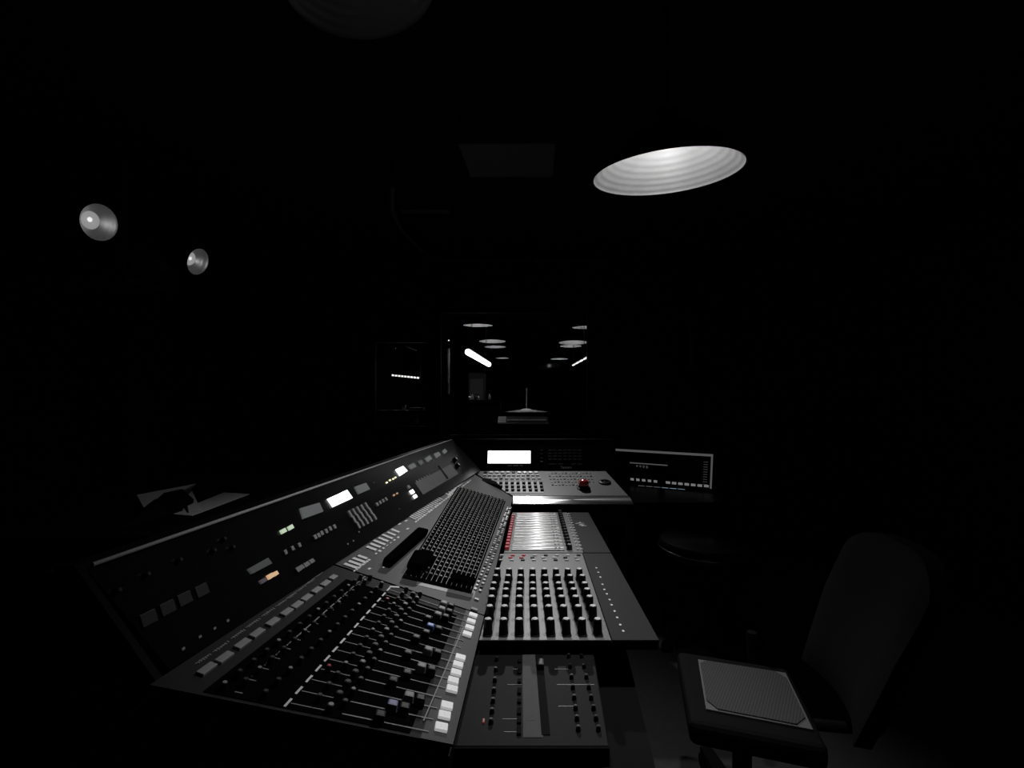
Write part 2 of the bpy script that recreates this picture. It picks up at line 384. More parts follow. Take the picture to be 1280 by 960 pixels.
link('pendant_glow', pl, PT, RP @ Matrix.Translation((0,0,.010)))

# ================================================================== CONSOLE
Zb, Zt = .93, 1.113
bridge = Patch(onz(210,838,Zb), onz(600,588,Zb), onz(105,712,Zt), onz(565,550,Zt))
wing = Patch(onz(187,856,Zb), onz(566,931,.80), onz(590,591,Zb), onz(641,621.5,.843))
vs = wing.uv(492,731)[1]

# ---- stand under everything
stand = thing('console_stand', (-.2,1.6,0), 'black desk stand carrying the mixing console', 'stand')
MB().box((-.62,.80,.0),(-.14,2.6,.70)).build('plinth', M['matt'], stand, bevel=.01)
g = [onz(566,936,.70), onz(828,962,.70), onz(786,812,.70)]
MB().prism([(-.13,.80,.62),(.228,.80,.62),(.262,1.20,.62),(.27,2.3,.62),(-.13,2.3,.62)],[(-.13,.80,.70),(.228,.80,.70),(.262,1.20,.70),(.27,2.3,.70),(-.13,2.3,.70)]).build('desktop', M['matt'], stand)
MB().prism([(-.13,.84,0),(.20,.84,0),(.235,1.2,0),(.24,2.3,0),(-.13,2.3,0)],[(-.13,.84,.62),(.20,.84,.62),(.235,1.2,.62),(.24,2.3,.62),(-.13,2.3,.62)]).build('side_panel', M['matt'], stand)

# ---- near fader module
fm = thing('fader_module', wing.P(.5,.25)-Vector((0,0,.15)), 'black near end fader section with white button column down its right edge', 'mixing console')
def body(patch, v0, v1, z0, parent, m='black', drop=.02):
    q = [patch.frame(u, v) @ Vector((0,0,-drop)) for u, v in ((0,v0),(1,v0),(1,v1),(0,v1))]
    return MB().prism([Vector((p.x,p.y,z0)) for p in q], q).build('chassis', M[m], parent)
body(wing, 0, vs-.002, .705, fm)
wing.slab(0, 1, 0, vs-.002, .004, -.004, 10, 10).build('face_panel', M['grey2'], fm)
ul = .155; ur = wing.uv(553,850)[0]
_, vb0 = wing.uv(358.7, 879.5); _, vb1 = wing.uv(486, 737.5)
wing.slab(.885, 1, 0, vs-.002, .0008, 0, 3, 8).build('button_panel', M['grey'], fm)
wing.slab(ul, .845, .003, vs-.025, .0016, 0, 8, 8).build('fader_bed', M['faderbed'], fm)
NR = 15
rows = [vb0+(vb1-vb0)*i/(NR-1) for i in range(NR)]
ud0, _ = wing.uv(362,877); ud1, _ = wing.uv(482,741)
ue0, _ = wing.uv(293,866); ue1, _ = wing.uv(440,735)
uf0, _ = wing.uv(525,913); uf1, _ = wing.uv(579,785)
_, vf1 = wing.uv(579,785)
def lerp(a, b, t): return a+(b-a)*t
sm_ = MB()
d1 = MB(); d2 = MB()
for i, v in enumerate(rows):
    tt = i/(NR-1); u = lerp(ud0,ud1,tt)
    d1.box((-.0020,-.0098,0),(.0020,.0098,.0008), mw=wing.frame(u, v, .0016, True))
    u2 = lerp(ue0,ue1,tt)
    d2.box((-.0012,-.009,0),(.0012,.009,.0006), mw=wing.frame(u2, v+.008, .0016, True))
    fr = wing.frame(u2, v, .0016); d2.box((0,-.001,0),(.012,.001,.0006), mw=fr)
d1.build('dashed_line', M['tape'], fm); d2.build('faint_dashes', M['line'], fm)
q0 = wing.frame(uf0,.02,.0016); q1 = wing.frame(uf1,vf1,.0016)
MB().prism([q0 @ Vector((-.001,0,0)), q0 @ Vector((.001,0,0)), q1 @ Vector((.001,0,0)), q1 @ Vector((-.001,0,0))],
           [q0 @ Vector((-.001,0,.0006)), q0 @ Vector((.001,0,.0006)), q1 @ Vector((.001,0,.0006)), q1 @ Vector((-.001,0,.0006))]).build('edge_line', M['line'], fm)
# known caps in the photograph -> their row; others black
special = [((535,791),'blue'),((533,820),'capgrey'),((524,842),'capgrey'),((511,873),'capgrey'),((487,891),'violet'),((555,756),'keygrey'),((551,766),'keygrey'),((545,775),'capgrey')]
caprow = {}
for (px,py), m in special:
    u, v = wing.uv(px,py); i = min(range(NR), key=lambda k: abs(rows[k]-v)); 
    while i in caprow and i < NR-1: i += 1
    caprow[i] = (u, m)
def cap_mesh(m):
    k = ('cap', m)
    if k not in CACHE:
        b = MB(); w, l, h = .016, .020, .016
        b.prism([(-l/2,-w/2,0),(l/2,-w/2,0),(l/2,w/2,0),(-l/2,w/2,0)], [(-l*.42,-w*.42,h),(l*.42,-w*.42,h),(l*.42,w*.42,h),(-l*.42,w*.42,h)])
        CACHE[k] = b.mesh('fader_cap', M[m], bevel=.003)
    return CACHE[k]
uk = .505
for i, v in enumerate(rows):
    tt = i/(NR-1); u0 = lerp(ud0,ud1,tt)+.01; uend = lerp(uf0,uf1,min(1,tt*1.0))+.03
    b = MB()
    for (x0, x1, w) in ((u0, u0+.14, .0008), (.60, uend, .0011)):
        a = wing.frame(x0, v, .0016); c = wing.frame(x1, v, .0016)
        b.prism([a @ Vector((0,-w,0)), c @ Vector((0,-w,0)), c @ Vector((0,w,0)), a @ Vector((0,w,0))], [a @ Vector((0,-w,.0006)), c @ Vector((0,-w,.0006)), c @ Vector((0,w,.0006)), a @ Vector((0,w,.0006))])
    s = b.build('fader_track', M['line'], fm)
    u, m = caprow.get(i, (random.uniform(.70,.78), 'black'))
    link('fader_cap', cap_mesh(m), s, wing.frame(u, v, .001))
    if m in ('capgrey','keygrey','violet','blue'):
        link('fader_cap', cap_mesh('black'), s, wing.frame(u+.045, v, .001))
    for k, uu in enumerate((.20,.245,.335,.50,.555,.59)):
        r = .0055 if k != 4 else .007
        top = 'dimkey' if (i*3+k) % 4 else 'keygrey'
        link('knob', knob_mesh(r, .012, 'black', top, 12), fm, wing.frame(uu+.02*tt*(k<3), v+.008*(k%2), .0016))
    if i in (3, 12): link('knob', knob_mesh(.005,.010,'black','red',12), fm, wing.frame(.45, v, .0016))
# right hand white buttons and left hand grey buttons
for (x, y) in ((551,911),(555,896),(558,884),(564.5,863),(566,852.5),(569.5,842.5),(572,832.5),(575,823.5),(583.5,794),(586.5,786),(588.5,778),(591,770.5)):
    key('button', wing, x, y, .0215, .0165, .006, 'whiteglow', fm)
key('button', wing, 592.5, 763, .018, .011, .005, 'keygrey', fm)
strip = [(258,838),(280,823.5),(302.5,806.5),(321,793),(340.5,779),(358,766.5),(371,757.5),(383,748.5),(395.5,739),(406.5,730.5),(416,723)]
for i, (x, y) in enumerate(strip):
    key('button', wing, x, y, .014, .030*(.8 if i>9 else 1), .005, 'keygrey', fm, alongv=True)
lg = MB()
for i, (x, y) in enumerate(strip[:10]):
    nx, ny = strip[i+1]
    for k in range(6):
        fr = wing.at(x-8+(nx-x)*.8*(k/6)-2, y-10+(ny-y)*.8*(k/6), .0003, True)
        lg.box((-.0035*random.uniform(.4,1),-.001,0),(.0035*random.uniform(.4,1),.001,.0004), mw=fr)
    a = wing.at(x-14, y-8, .0003, True); lg.box((-.0005,0,0),(.0005,.03,.0004), mw=a)
lg.build('legend', M['line'], fm)

# ---- knob section in the middle of the wing
km = thing('knob_section', wing.P(.5,.75)-Vector((0,0,.15)), 'long sloping section packed with rows of small dark knobs beyond the near faders', 'mixing console')
body(wing, vs+.002, 1, .705, km)
wing.slab(0, 1, vs+.002, 1, .004, -.004, 10, 14).build('face_panel', M['grey'], km)
# region of knobs
A, B, C, D = wing.uv(507,719), wing.uv(588,738), wing.uv(573,610), wing.uv(630,627)
bed = Patch(wing.P(*A), wing.P(*B), wing.P(*C), wing.P(*D))
bed.slab(-.03, 1.03, -.02, 1.01, .0015, 0, 8, 16).build('knob_bed', M['faderbed'], km)
NC, NRW = 13, 34
alln = []
for j in range(NRW):
    for i in range(NC):
        u = (i+.5)/NC; v = (j+.5)/NRW
        alln.append((v, u, random.randrange(5)))  # random top tone paints scattered glints on the knobs
alln.sort()
for v, u, k in alln[:100]:
    link('knob', knob_mesh(.0062, .013, 'black', ('keygrey','dimkey','dimkey','capgrey','capgrey')[k], 10, .8, .55), km, bed.frame(u, v, .0015))
st = MB()
for v, u, k in alln[100:]:
    r = .0060; h = .013
    st.lathe([(r,0),(r*.8,h),(r*.5,h+.0006)], 8, bed.frame(u, v, .0015), mis=[0,0])
    st.lathe([(r*.55,h+.0007),(r*.3,h+.001)], 8, bed.frame(u, v, .0015), mi=(2,3,3,1,1)[k], cap1=True)
o = st.build('knob_rows', [M['black'], M['capgrey'], M['keygrey'], M['dimkey']], km); o['kind'] = 'stuff'
# fine grey/white separators between rows
sp = MB()
for i in range(NC+1):
    u = i/NC; a = bed.frame(u, 0, .0015); c = bed.frame(u, 1, .0015); w = .0007
    sp.prism([a @ Vector((-w,0,0)), a @ Vector((w,0,0)), c @ Vector((w,0,0)), c @ Vector((-w,0,0))], [a @ Vector((-w,0,.0005)), a @ Vector((w,0,.0005)), c @ Vector((w,0,.0005)), c @ Vector((-w,0,.0005))])
sp.build('row_lines', M['line'], km)
# silver button column along the right edge
e0, e1 = wing.uv(597,738), wing.uv(637,634)
for k in range(40):
    t_ = k/39; u = lerp(e0[0],e1[0],t_); v = lerp(e0[1],e1[1],t_)
    for s in (-1, 1):
        keyuv('button', wing, u+s*.018, v, .008, .012, .004, 'silver' if (k*3+s)%4 else 'black', km)
key('button', wing, 595.5, 750, .012, .010, .004, 'white', km)
# white scribble strip labels along the left edge
def ladder(p0, p1, n, su, sv, name='label_tile', m='tape'):
    for k in range(n):
        t_ = k/(n-1) if n > 1 else 0
        key(name, wing, lerp(p0[0],p1[0],t_), lerp(p0[1],p1[1],t_), su*random.uniform(.75,1.1), sv, .0025, m, km)
ladder((438,708),(453,697), 4, .036, .013)
ladder((464,686),(494,664), 7, .040, .014)
ladder((516,648),(549,623), 16, .036, .010)
ladder((557,617),(577,602), 7, .022, .014)
def stroke(p0, p1, w, lift=.0004):
    a, c = wing.at(*p0, lift), wing.at(*p1, lift)
    d = (c.translation-a.translation).normalized(); n = Vector((a[0][2],a[1][2],a[2][2])); s = n.cross(d).normalized()*w
    A_, C_ = a.translation, c.translation; h = n*.0006
    MB().prism([A_-s, C_-s, C_+s, A_+s], [A_-s+h, C_-s+h, C_+s+h, A_+s+h]).build('legend_mark', M['bright'], km)
for k in range(8): stroke((442+k*2.6, 714.5-k*1.95),(444+k*2.6, 713-k*1.95), .004*random.uniform(.5,1))
for k in range(7): stroke((469+k*4.6, 693-k*3.4),(471+k*4.6, 691.5-k*3.4), .005*random.uniform(.3,1))
for k in range(26): stroke((519+k*2.7, 653-k*2.05),(521+k*2.7, 651.4-k*2.05), .005*random.uniform(.4,1))
stroke((560,619.5),(588,593.5), .006)
for p in ((478,710),(498,656),(506,652),(490,664),(460,712),(508,662)): stroke(p, (p[0]+3,p[1]-1.6), .003)
stroke((487,733.5),(499,734.2), .0035)
# grey ruler plate at the lower end
quad('plate', wing, [(520,731),(592,748),(597,731),(526,716)], .0006, 'grain', km)

# ---- plain black shapes set on the knob section
def lump(name, patch, pix, h, m, label, cat, bev=.01):
    fr = [patch.at(x, y) for x, y in pix]
    c = sum((fr_.translation for fr_ in fr), Vector())/len(fr)
    t = thing(name, c, label, cat)
    b = MB().prism([f_ @ Vector((0,0,.0165)) for f_ in fr], [f_ @ Vector((0,0,.0165+h)) for f_ in fr])
    o = b.build('cover', M[m], t, bevel=bev, bseg=3)
    return t
def on_section(name, pix, h, lift, label, cat, extra=None):
    fr = [wing.at(x, y) for x, y in pix]; c = sum((q.translation for q in fr), Vector())/len(fr)
    t = thing(name, c, label, cat)
    MB().prism([q @ Vector((0,0,lift)) for q in fr], [q @ Vector((0,0,lift+h)) for q in fr]).build('case', M['pitch'], t, bevel=min(.008,h*.3), bseg=3)
    return t, fr
t, fr = on_section('long_black_box', [(476,708),(488,711),(534,670),(520,667)], .026, .0005, 'long black box lying along the left side of the knob rows', 'box')
t, fr = on_section('black_lump', [(505,718),(524,722),(540,712),(534,702),(514,702)], .022, .0165, 'lumpy black pouch lying on the near end of the knob rows', 'block')
t, fr = on_section('flat_black_oblong', [(559,735),(588,741),(592,735),(562,727)], .014, .0165, 'flat black wallet shape at the near right end of the knob rows', 'oblong')

# ---- meter bridge
mbt = thing('meter_bridge', bridge.P(.5,0)-Vector((.05,0,.2)), 'long glossy black meter bridge along the left with small lit screens', 'meter bridge')
q = [bridge.P(0,0)-Vector((.03,0,0)), bridge.P(1,0)-Vector((.03,0,0)), bridge.P(1,1)-Vector((.012,0,.004)), bridge.P(0,1)-Vector((.012,0,.004))]
bk = Vector((-.05,0,0))
MB().add([q[0],q[1],q[2],q[3], Vector((q[0].x-.16,q[0].y,.705)), Vector((q[1].x-.25,q[1].y,.705)), q[2]+bk, q[3]+bk, Vector((q[0].x,q[0].y,.705)), Vector((q[1].x,q[1].y,.705))],
    [(0,1,2,3),(3,2,6,7),(7,6,5,4),(4,5,9,8),(8,9,1,0),(0,3,7,4,8),(1,9,5,6,2)]).build('housing', M['black'], mbt)
bridge.slab(.0, 1, .0, .985, .004, 0, 24, 8).build('face_panel', M['gloss'], mbt)
a, c = bridge.frame(.005,1,.0), bridge.frame(.998,1,.0)
MB().tube([a.translation+Vector((0,0,.003)), c.translation+Vector((0,0,.003))], .0032, 8).build('top_edge_strip', M['edge'], mbt, smooth=True)
# end cheek
e = [bridge.frame(0,0).translation, bridge.frame(0,1).translation]
MB().prism([e[0]+Vector((0,-.014,-.02)), e[1]+Vector((0,-.014,.01)), e[1]+Vector((-.03,-.014,.01)), e[0]+Vector((-.1,-.014,-.02))],
           [e[0]+Vector((0,-.001,-.02)), e[1]+Vector((0,-.001,.01)), e[1]+Vector((-.03,-.001,.01)), e[0]+Vector((-.1,-.001,-.02))]).build('end_cheek', M['darkpanel'], mbt)
def bplate(name, cx, cy, pix, m, h=.005): return quad(name, bridge, pix, h, m, mbt, .004)
bplate('screen', 0,0, [(372,637),(396,630),(401,641),(376,650)], 'lcd_dim')
bplate('screen', 0,0, [(407,625),(431,614),(438,624),(414,635)], 'lcd')
bplate('screen', 0,0, [(441,610),(455,605),(460,613),(446,619)], 'lcd_dim')
bplate('screen', 0,0, [(306,713),(331,699),(336,706),(311,719)], 'lcd_dimmer')
bplate('screen', 0,0, [(493,588),(502,584),(507.5,590),(498.5,596)], 'lcd')
bplate('lit_key', 0,0, [(508,584),(515,580),(519,584.5),(512,588)], 'lcd_dim')
bplate('lit_key', 0,0, [(520.5,578.5),(525,576),(528,580),(524,583)], 'lcd_dimmer')
bplate('lit_key', 0,0, [(529.5,574.5),(535.5,570.5),(539,574.5),(533,579)], 'lcd_dim')
bplate('lit_key', 0,0, [(541,568.5),(547,566),(550,570),(544,574)], 'lcd_dim')
bplate('lit_key', 0,0, [(551.5,565),(555,562),(558,566),(554,568.5)], 'lcd_dim')
bplate('lamp', 0,0, [(347,664.5),(352.5,661.5),(355,666),(349.5,669)], 'led_green')
bplate('lamp', 0,0, [(356.5,660),(361.5,657),(364,661.5),(359,664.5)], 'led_green')
bplate('lamp', 0,0, [(330,721),(336,717.5),(339,722),(333,726)], 'led_amber')
bplate('lamp', 0,0, [(337.5,717.5),(342,715),(344.5,719),(340,722)], 'led_amber')
bplate('lamp', 0,0, [(320.5,727.5),(327.5,723.5),(330,727),(323.5,731.5)], 'led_violet')
for x, y in ((482,604.2),(486,601.2),(490.2,599.6),(493,597.8)): key('lamp', bridge, x, y, .014, .006, .003, 'led_yellow', mbt, .004)
for x, y in ((491,620),(495,617.8)): key('lamp', bridge, x, y, .014, .006, .003, 'led_orange', mbt, .004)
for x, y, m, s in ((509,610,'keygrey',.024),(513.5,616,'lcd',.03),(517.3,621.7,'lcd',.026)):
    key('button', bridge, x, y, s, s*.55, .006, m, mbt, .004)
for x, y in ((390.5,673),(395,671),(399,668.2),(404.5,665.6),(409.5,662.5),(415,660)): key('button', bridge, x, y, .012, .012, .006, 'keygrey', mbt, .004)
for x, y in ((353,692),(362,687.2),(370.5,683)): key('button', bridge, x, y, .010, .011, .006, 'keygrey', mbt, .004)
for (a_, b_, c_, d_) in (((365,712),(374,707),(377.5,711),(369,717)),((375,706.5),(381,703),(384.5,707),(378.5,711)),((382,702.5),(387,699.5),(390.5,703),(385.5,706.5))):
    bplate('button', 0,0, [a_,b_,c_,d_], 'keygrey')
for x, y in ((182,774),(206,761),(227.5,749.5),(249,739)): key('button', bridge, x, y, .026, .020, .003, 'dimkey', mbt, .004)
for k in range(5):
    for j in range(3):
        key('button', bridge, 435+k*5.2+j*5.0, 644-k*2.6+j*7, .011, .022, .006, 'keygrey', mbt, .004)
for k in range(4): key('button', bridge, 469+k*3.8, 632-k*2.2, .013, .012, .006, 'keygrey', mbt, .004)
for x, y in ((226,812),(247,797),(265.5,786.5),(282,777),(433,681),(440,677),(447,666),(498,637),(466,604)): key('screw', bridge, x, y, .006, .004, .0015, 'keygrey', mbt, .004)
for k in range(6): key('legend_mark', bridge, 520+k*3.2, 602.5-k*1.7, .012, .012, .001, 'line', mbt, .004)
quad('speaker_slot', bridge, [(546.5,583),(548,582.5),(560,598.5),(558,600)], .001, 'matt', mbt, .0045)
ua_, va_ = bridge.uv(528,619); ub_, vb_ = bridge.uv(563,581)
bridge.slab(min(ua_,ub_), max(ua_,ub_), min(va_,vb_), max(va_,vb_), .0004, .004, 8, 6).build('lit_patch_plate', M['grain'], mbt)  # paler plate paints the pool of light at the bridge's far end
for x, y in ((567,576.5),(570,584)): link('knob', knob_mesh(.014,.02,'black','bright',16), mbt, bridge.at(x, y, .004))
for x, y in ((275,676),(286,686),(262,690),(141,740),(178,720),(219,702)): link('knob', knob_mesh(.005,.008,'black','dimkey',12), mbt, bridge.at(x, y, .004))

# ---- far control section
fs = Patch(Vector((-.09,2.40,.846)), onz(783,619,.852), onz(590,589.5,.925), onz(757,588.5,.925))
fs = Patch(onz(641,619.5,.848), onz(785,619.5,.848), onz(590,589,.925), onz(757,589,.925))
ct = thing('control_section', (.1,2.6,.70), 'far grey control desk with small white buttons, red knob and metal front ledge', 'mixing console')
q = [fs.frame(u, v, -.004).translation for u, v in ((0,0),(1,0),(1,1),(0,1))]
q = [q[0], q[1], q[2], q[3]]
MB().prism([Vector((p.x,p.y,.70)) for p in q], q).build('chassis', M['black'], ct)
fs.slab(0, 1, 0, 1, .004, -.004).build('face_panel', M['grain'], ct)
a, b = fs.P(0,0), fs.P(1,0)
fy = onz(658,629.8,.822).y
MB().prism([Vector((a.x,fy,.815)), Vector((b.x+.012,fy,.815)), Vector((b.x+.008,b.y-.002,.815)), Vector((a.x,a.y-.002,.815))],
           [Vector((a.x,fy,.822)), Vector((b.x+.012,fy,.822)), Vector((b.x+.008,b.y-.002,b.z-.001)), Vector((a.x,a.y-.002,a.z-.001))]).build('front_ledge', M['ledge'], ct, bevel=.003, bseg=2)
for j, (y0, n, x0, x1, m, su, sv) in enumerate(((590.8,10,607,670,'silver',.022,.02),(594.5,12,606,672,'white',.02,.018),(598.5,11,606,674,'white',.02,.018))):
    for k in range(n):
        key('button', fs, lerp(x0,x1,k/(n-1)), y0, su, sv, .006, m if (k+j)%5 else 'black', ct)
for j, y0 in enumerate((604.5,609,613.2)):
    for k in range(9):
        if j > 0 and k < j: continue
        key('pad_button', fs, lerp(619,676+j*.8,k/8), y0, .019, .017, .012, 'black', ct)
quad('pad_plate', fs, [(634,616.5),(680,616.5),(676,602),(614,602)], .0012, 'white', ct)
sm2 = 0
for j in range(5):
    y0 = 592+j*3.6
    for k in range(13):
        if j == 4 and k > 8: continue
        key('small_button', fs, 686+j*1.2+k*4.3, y0, .011, .008, .004, ('silver','keygrey','black')[(j*2+k)%3], ct)
kb = fs.at(729.5,610.5)
k_ = MB().lathe([(.038,0),(.038,.006),(.030,.010),(.028,.024)], 28, cap0=True, cap1=True).build('knob_base', M['black'], ct, kb, smooth=True)
MB().lathe([(.027,.022),(.030,.030),(.027,.042),(.018,.050),(.001,.053)], 28).build('red_knob', M['redgloss'], ct, kb, smooth=True)
link('jog_wheel', MB().lathe([(.036,0),(.036,.008),(.032,.011),(.022,.011),(.020,.004),(.010,.004),(.009,.009),(.001,.010)], 28).mesh('jog_wheel', M['black'], smooth=True), ct, fs.at(756,603.5))
# display panel
Yd = 3.0
dp = Patch(onz(588,588,.926), onz(759,588,.926), ony(565,550,3.08), ony(766,550,3.08))
dt = thing('display_panel', dp.P(.5,0), 'upright black display panel with bright white screen behind the far control desk', 'display panel')
q = [dp.P(0,0), dp.P(1,0), dp.P(1,1), dp.P(0,1)]
MB().prism([q[0]+Vector((0,.10,0)), q[1]+Vector((0,.10,0)), q[2]+Vector((0,.06,0)), q[3]+Vector((0,.06,0))], [q[0],q[1],q[2],q[3]]).build('housing', M['black'], dt)
quad('face_panel', dp, [(595,587),(757,587),(762,553.5),(590,553.5)], .004, 'gloss', dt)
quad('screen', dp, [(609.5,579.5),(663.2,579.5),(663.2,564),(610,564)], .002, 'lcd', dt, .004)
tb = MB().tube([q[3]+Vector((.005,0,.003)), q[2]+Vector((-.005,0,.003))], .004, 8).build('top_edge_strip', M['darkpanel'], dt)
for y in (563.5,568,573.5,577.5): key('button', dp, 677, y, .016, .008, .004, 'dimkey' if y < 577 else 'keygrey', dt, .004)
for j in range(4):
    for k in range(7): key('small_button', dp, 687.5+k*6.2, 563.5+j*3.8, .024, .010, .003, 'dimkey', dt, .004)
for k, w in ((0,.055),(1,.026),(2,.03),(3,.03)): key('label_tile', dp, (690.5,701,717,724.5)[k], 580.3, w, .006, .001, 'line', dt, .004)
text('maker_name', 'Tascam', .024, 'tape', dt, dp.at(707.5,584.8,.0052))
text('key_names', 'Auto  Select  Yes', .014, 'tape', dt, dp.at(644,582.3,.0052))
# black handset wedge on the far corner
fr = [onz(592,603,.93), onz(606,601,.93), onz(624,612,.885), onz(612,612,.88)]
t = thing('cloth_wedge', onz(610,608,.90), 'crumpled black cloth wedge in the corner between knob rows and far desk', 'cloth')
pp = [fs.frame(*fs.uv(x, y)) for x, y in ((600,606),(628,613),(620,607),(605,601.5))]
MB().prism([m @ Vector((0,0,.0005)) for m in pp], [m @ Vector((0,0,.022 if i<2 else .028)) for i, m in enumerate(pp)]).build('cloth', M['cloth'], t, bevel=.008, bseg=3)

# ---- right modules
ZM = .80
def flat(pix, z=ZM): return [onz(x, y, z) for x, y in pix]
near = Patch(*flat([(598.5,800),(824,800),(629.5,691.5),(764,691.5)]))
far = Patch(*flat([(630,690.5),(763.5,690.5),(640.5,640.5),(735.5,640.5)]))
kmod = thing('knob_module', near.P(.5,.5)-Vector((0,0,.1)), 'near right grey module with eight columns of tall black knobs with glints painted as white tops', 'mixing console')
def modbody(p, par, z0=.70):
    c = [p.P(0,0),p.P(1,0),p.P(1,1),p.P(0,1)]
    return MB().prism([Vector((v.x,v.y,z0)) for v in c], [Vector((v.x,v.y,ZM-.004)) for v in c]).build('chassis', M['matt'], par, bevel=.004)
modbody(near, kmod, .776)
usp = near.uv(764,800)[0]; usp2 = near.uv(728,692)[0]
c = [near.P(0,0), near.P(usp,0), near.P(usp2,1), near.P(0,1)]
MB().prism([Vector((v.x,v.y,ZM-.004)) for v in c], [Vector((v.x,v.y,ZM)) for v in c]).build('face_panel', M['grain'], kmod, bevel=.0012)
c = [near.P(usp+.006,0), near.P(1,0), near.P(1,1), near.P(usp2+.006,1)]
MB().prism([Vector((v.x,v.y,ZM-.004)) for v in c], [Vector((v.x,v.y,ZM)) for v in c]).build('side_panel', M['side'], kmod, bevel=.0012)
zt = ZM+.036
def tops(zx): return zx
y_rows = [772.9,756.6,744.6,735.5,727.8,718.6,710.5]
xl = [609.9,612.1,614.2,615.4,617.2,619.6,621.7]; xr = [747,741.2,737,733.8,730.8,728,724.2]
for j in range(7):
    for k in range(8):
        p = onz(lerp(xl[j],xr[j],k/7), y_rows[j], zt)
        rr = .0108
        KM = knob_mesh(rr, .034, 'black', 'black', 20, .9, .7)
        kn = link('knob', KM, kmod, Matrix.Translation((p.x, p.y, ZM)))
        ckey = ('kcap',)
        if ckey not in CACHE:
            CACHE[ckey] = MB().lathe([(.0072,0),(.0072,.0010),(.0015,.0030)], 16, cap0=True, cap1=True).mesh('knob_glint_cap', M['tape'])  # white top paints the light reflected by each knob
        link('knob_glint_cap', CACHE[ckey], kn, Matrix.Translation((p.x, p.y, ZM+.035)))
for k in range(8):
    a_ = onz(lerp(xl[0],xr[0],k/7), y_rows[0], zt); b_ = onz(lerp(xl[6],xr[6],k/7), y_rows[6], zt); w_ = .0122
    pts_ = [(a_.x-w_,a_.y-.012),(a_.x-w_*.7,a_.y-.020),(a_.x+w_*.7,a_.y-.020),(a_.x+w_,a_.y-.012),(b_.x+w_,b_.y+.022),(b_.x-w_,b_.y+.022)]
    MB().prism([(x,y,ZM-.001) for x,y in pts_],[(x,y,ZM+.0008) for x,y in pts_]).build('column_shade', M['black'], kmod)  # flat black strip paints the knobs' joined shadows
# header marks at the top of each column
for k in range(8):
    x = lerp(626,722,k/7)
    for jj, y in enumerate((694.5,697.5,700.5)):
        mm = 'red' if k in (1,2) and jj != 2 else ('white','black','silver')[(k+jj)%3]
        key('button', near, x+(-1.6 if jj==1 else 1.2)*(jj<2), y, .014, .010, .004, mm, kmod)
# column trims between the knobs
for k in range(12):
    x = lerp(745,779,k/11); y = [710,715.5,720.5,726.5,731.5,737,742.5,749.5,756,764,773,788.5][k] if k < 12 else 0
for x, y in ((745.5,710),(748,715.5),(750.5,721.5),(753,730.5),(755.5,737),(758.5,742.5),(762,749.7),(764.7,756.3),(768.2,764),(771.5,772),(775.4,781),(779,788.8)):
    key('legend_mark', near, x, y, .0055, .008, .0006, 'bright', kmod, .0001)
# far brushed module
bmod = thing('fader_strip_module', far.P(.5,.5)-Vector((0,0,.1)), 'far right module of brushed metal fader strips with a red button column', 'mixing console')
modbody(far, bmod, .776)
u1 = far.uv(729,690)[0]; u2 = far.uv(709,641)[0]
c = [far.P(0,0), far.P(u1,0), far.P(u2,1), far.P(0,1)]
MB().prism([Vector((v.x,v.y,ZM-.004)) for v in c], [Vector((v.x,v.y,ZM)) for v in c]).build('face_panel', M['grain'], bmod, bevel=.0012)
c = [far.P(u1+.006,0), far.P(1,0), far.P(1,1), far.P(u2+.006,1)]
MB().prism([Vector((v.x,v.y,ZM-.004)) for v in c], [Vector((v.x,v.y,ZM)) for v in c]).build('side_panel', M['side'], bmod, bevel=.0012)
ua, ub = far.uv(638,665)[0], far.uv(700,665)[0]
NS = 14
for k in range(NS):
    v0 = .03+.95*k/NS; v1 = v0+.95/NS*.72
    s = far.slab(.065, .57, v0, v1, .005).build('metal_strip', M['brushed'], bmod, bevel=.0018)
    a, c = far.frame(.12,(v1+v0)/2+.95/NS*.5,.0003), far.frame(.72,(v1+v0)/2+.95/NS*.5,.0003)
    for uu in (.49,.525):
        keyuv('small_button', far, uu, (v0+v1)/2, .007, .012, .003, 'keygrey', bmod, .005)
    link('fader_knob', knob_mesh(.011,.020,'black','keygrey' if k==0 else 'black',14), bmod, far.frame(.62, (v0+v1)/2, .0))
    for uu in (.022,):
        if k < 13: keyuv('red_button', far, uu, .06+.92*k/NS, .017, .020, .012, 'red', bmod)
    for uu in (.70,.735):
        keyuv('small_button', far, uu, (v0+v1)/2, .010, .016, .004, 'silver', bmod)
text('brand_mark', 'Yw', .055, 'bright', bmod, far.at(726,655.5,.0008) @ Matrix.Rotation(-1.1,4,'Z'))

# ---- lower dark transport panel
ZP = .768
low = Patch(*flat([(567,932),(760,932),(592,812),(746,812)], ZP))
low = Patch(low.P(0,0), low.P(1,0), Vector((low.P(0,1).x, 1.30, ZP)), Vector((low.P(1,1).x, 1.30, ZP)))
lt = thing('fader_tray', low.P(.5,.3)-Vector((0,0,.035)), 'low dark panel with one long fader slot under the front edge of the knob module', 'fader panel')
low.slab(-.01, 1.01, -.01, .60, .033, -.034).build('housing', M['matt'], lt, bevel=.003)
low.slab(0, 1, 0, .60, .002, -.002).build('face_panel', M['darkpanel'], lt)
quad('lane', low, [(654,922),(679,922),(672,812),(653,812)], .0006, 'lanegrey', lt)
quad('slot', low, [(677,919),(688,919),(677.5,812),(668.5,812)], .0012, 'matt', lt)
key('fader_cap', low, 676, 834, .014, .026, .014, 'dimkey', lt)
for k in range(9):
    key('button', low, 649.5-.1*k, 815+k*12.5, .008, .012 if k%2 else .018, .004, 'matt', lt)
lm = MB()
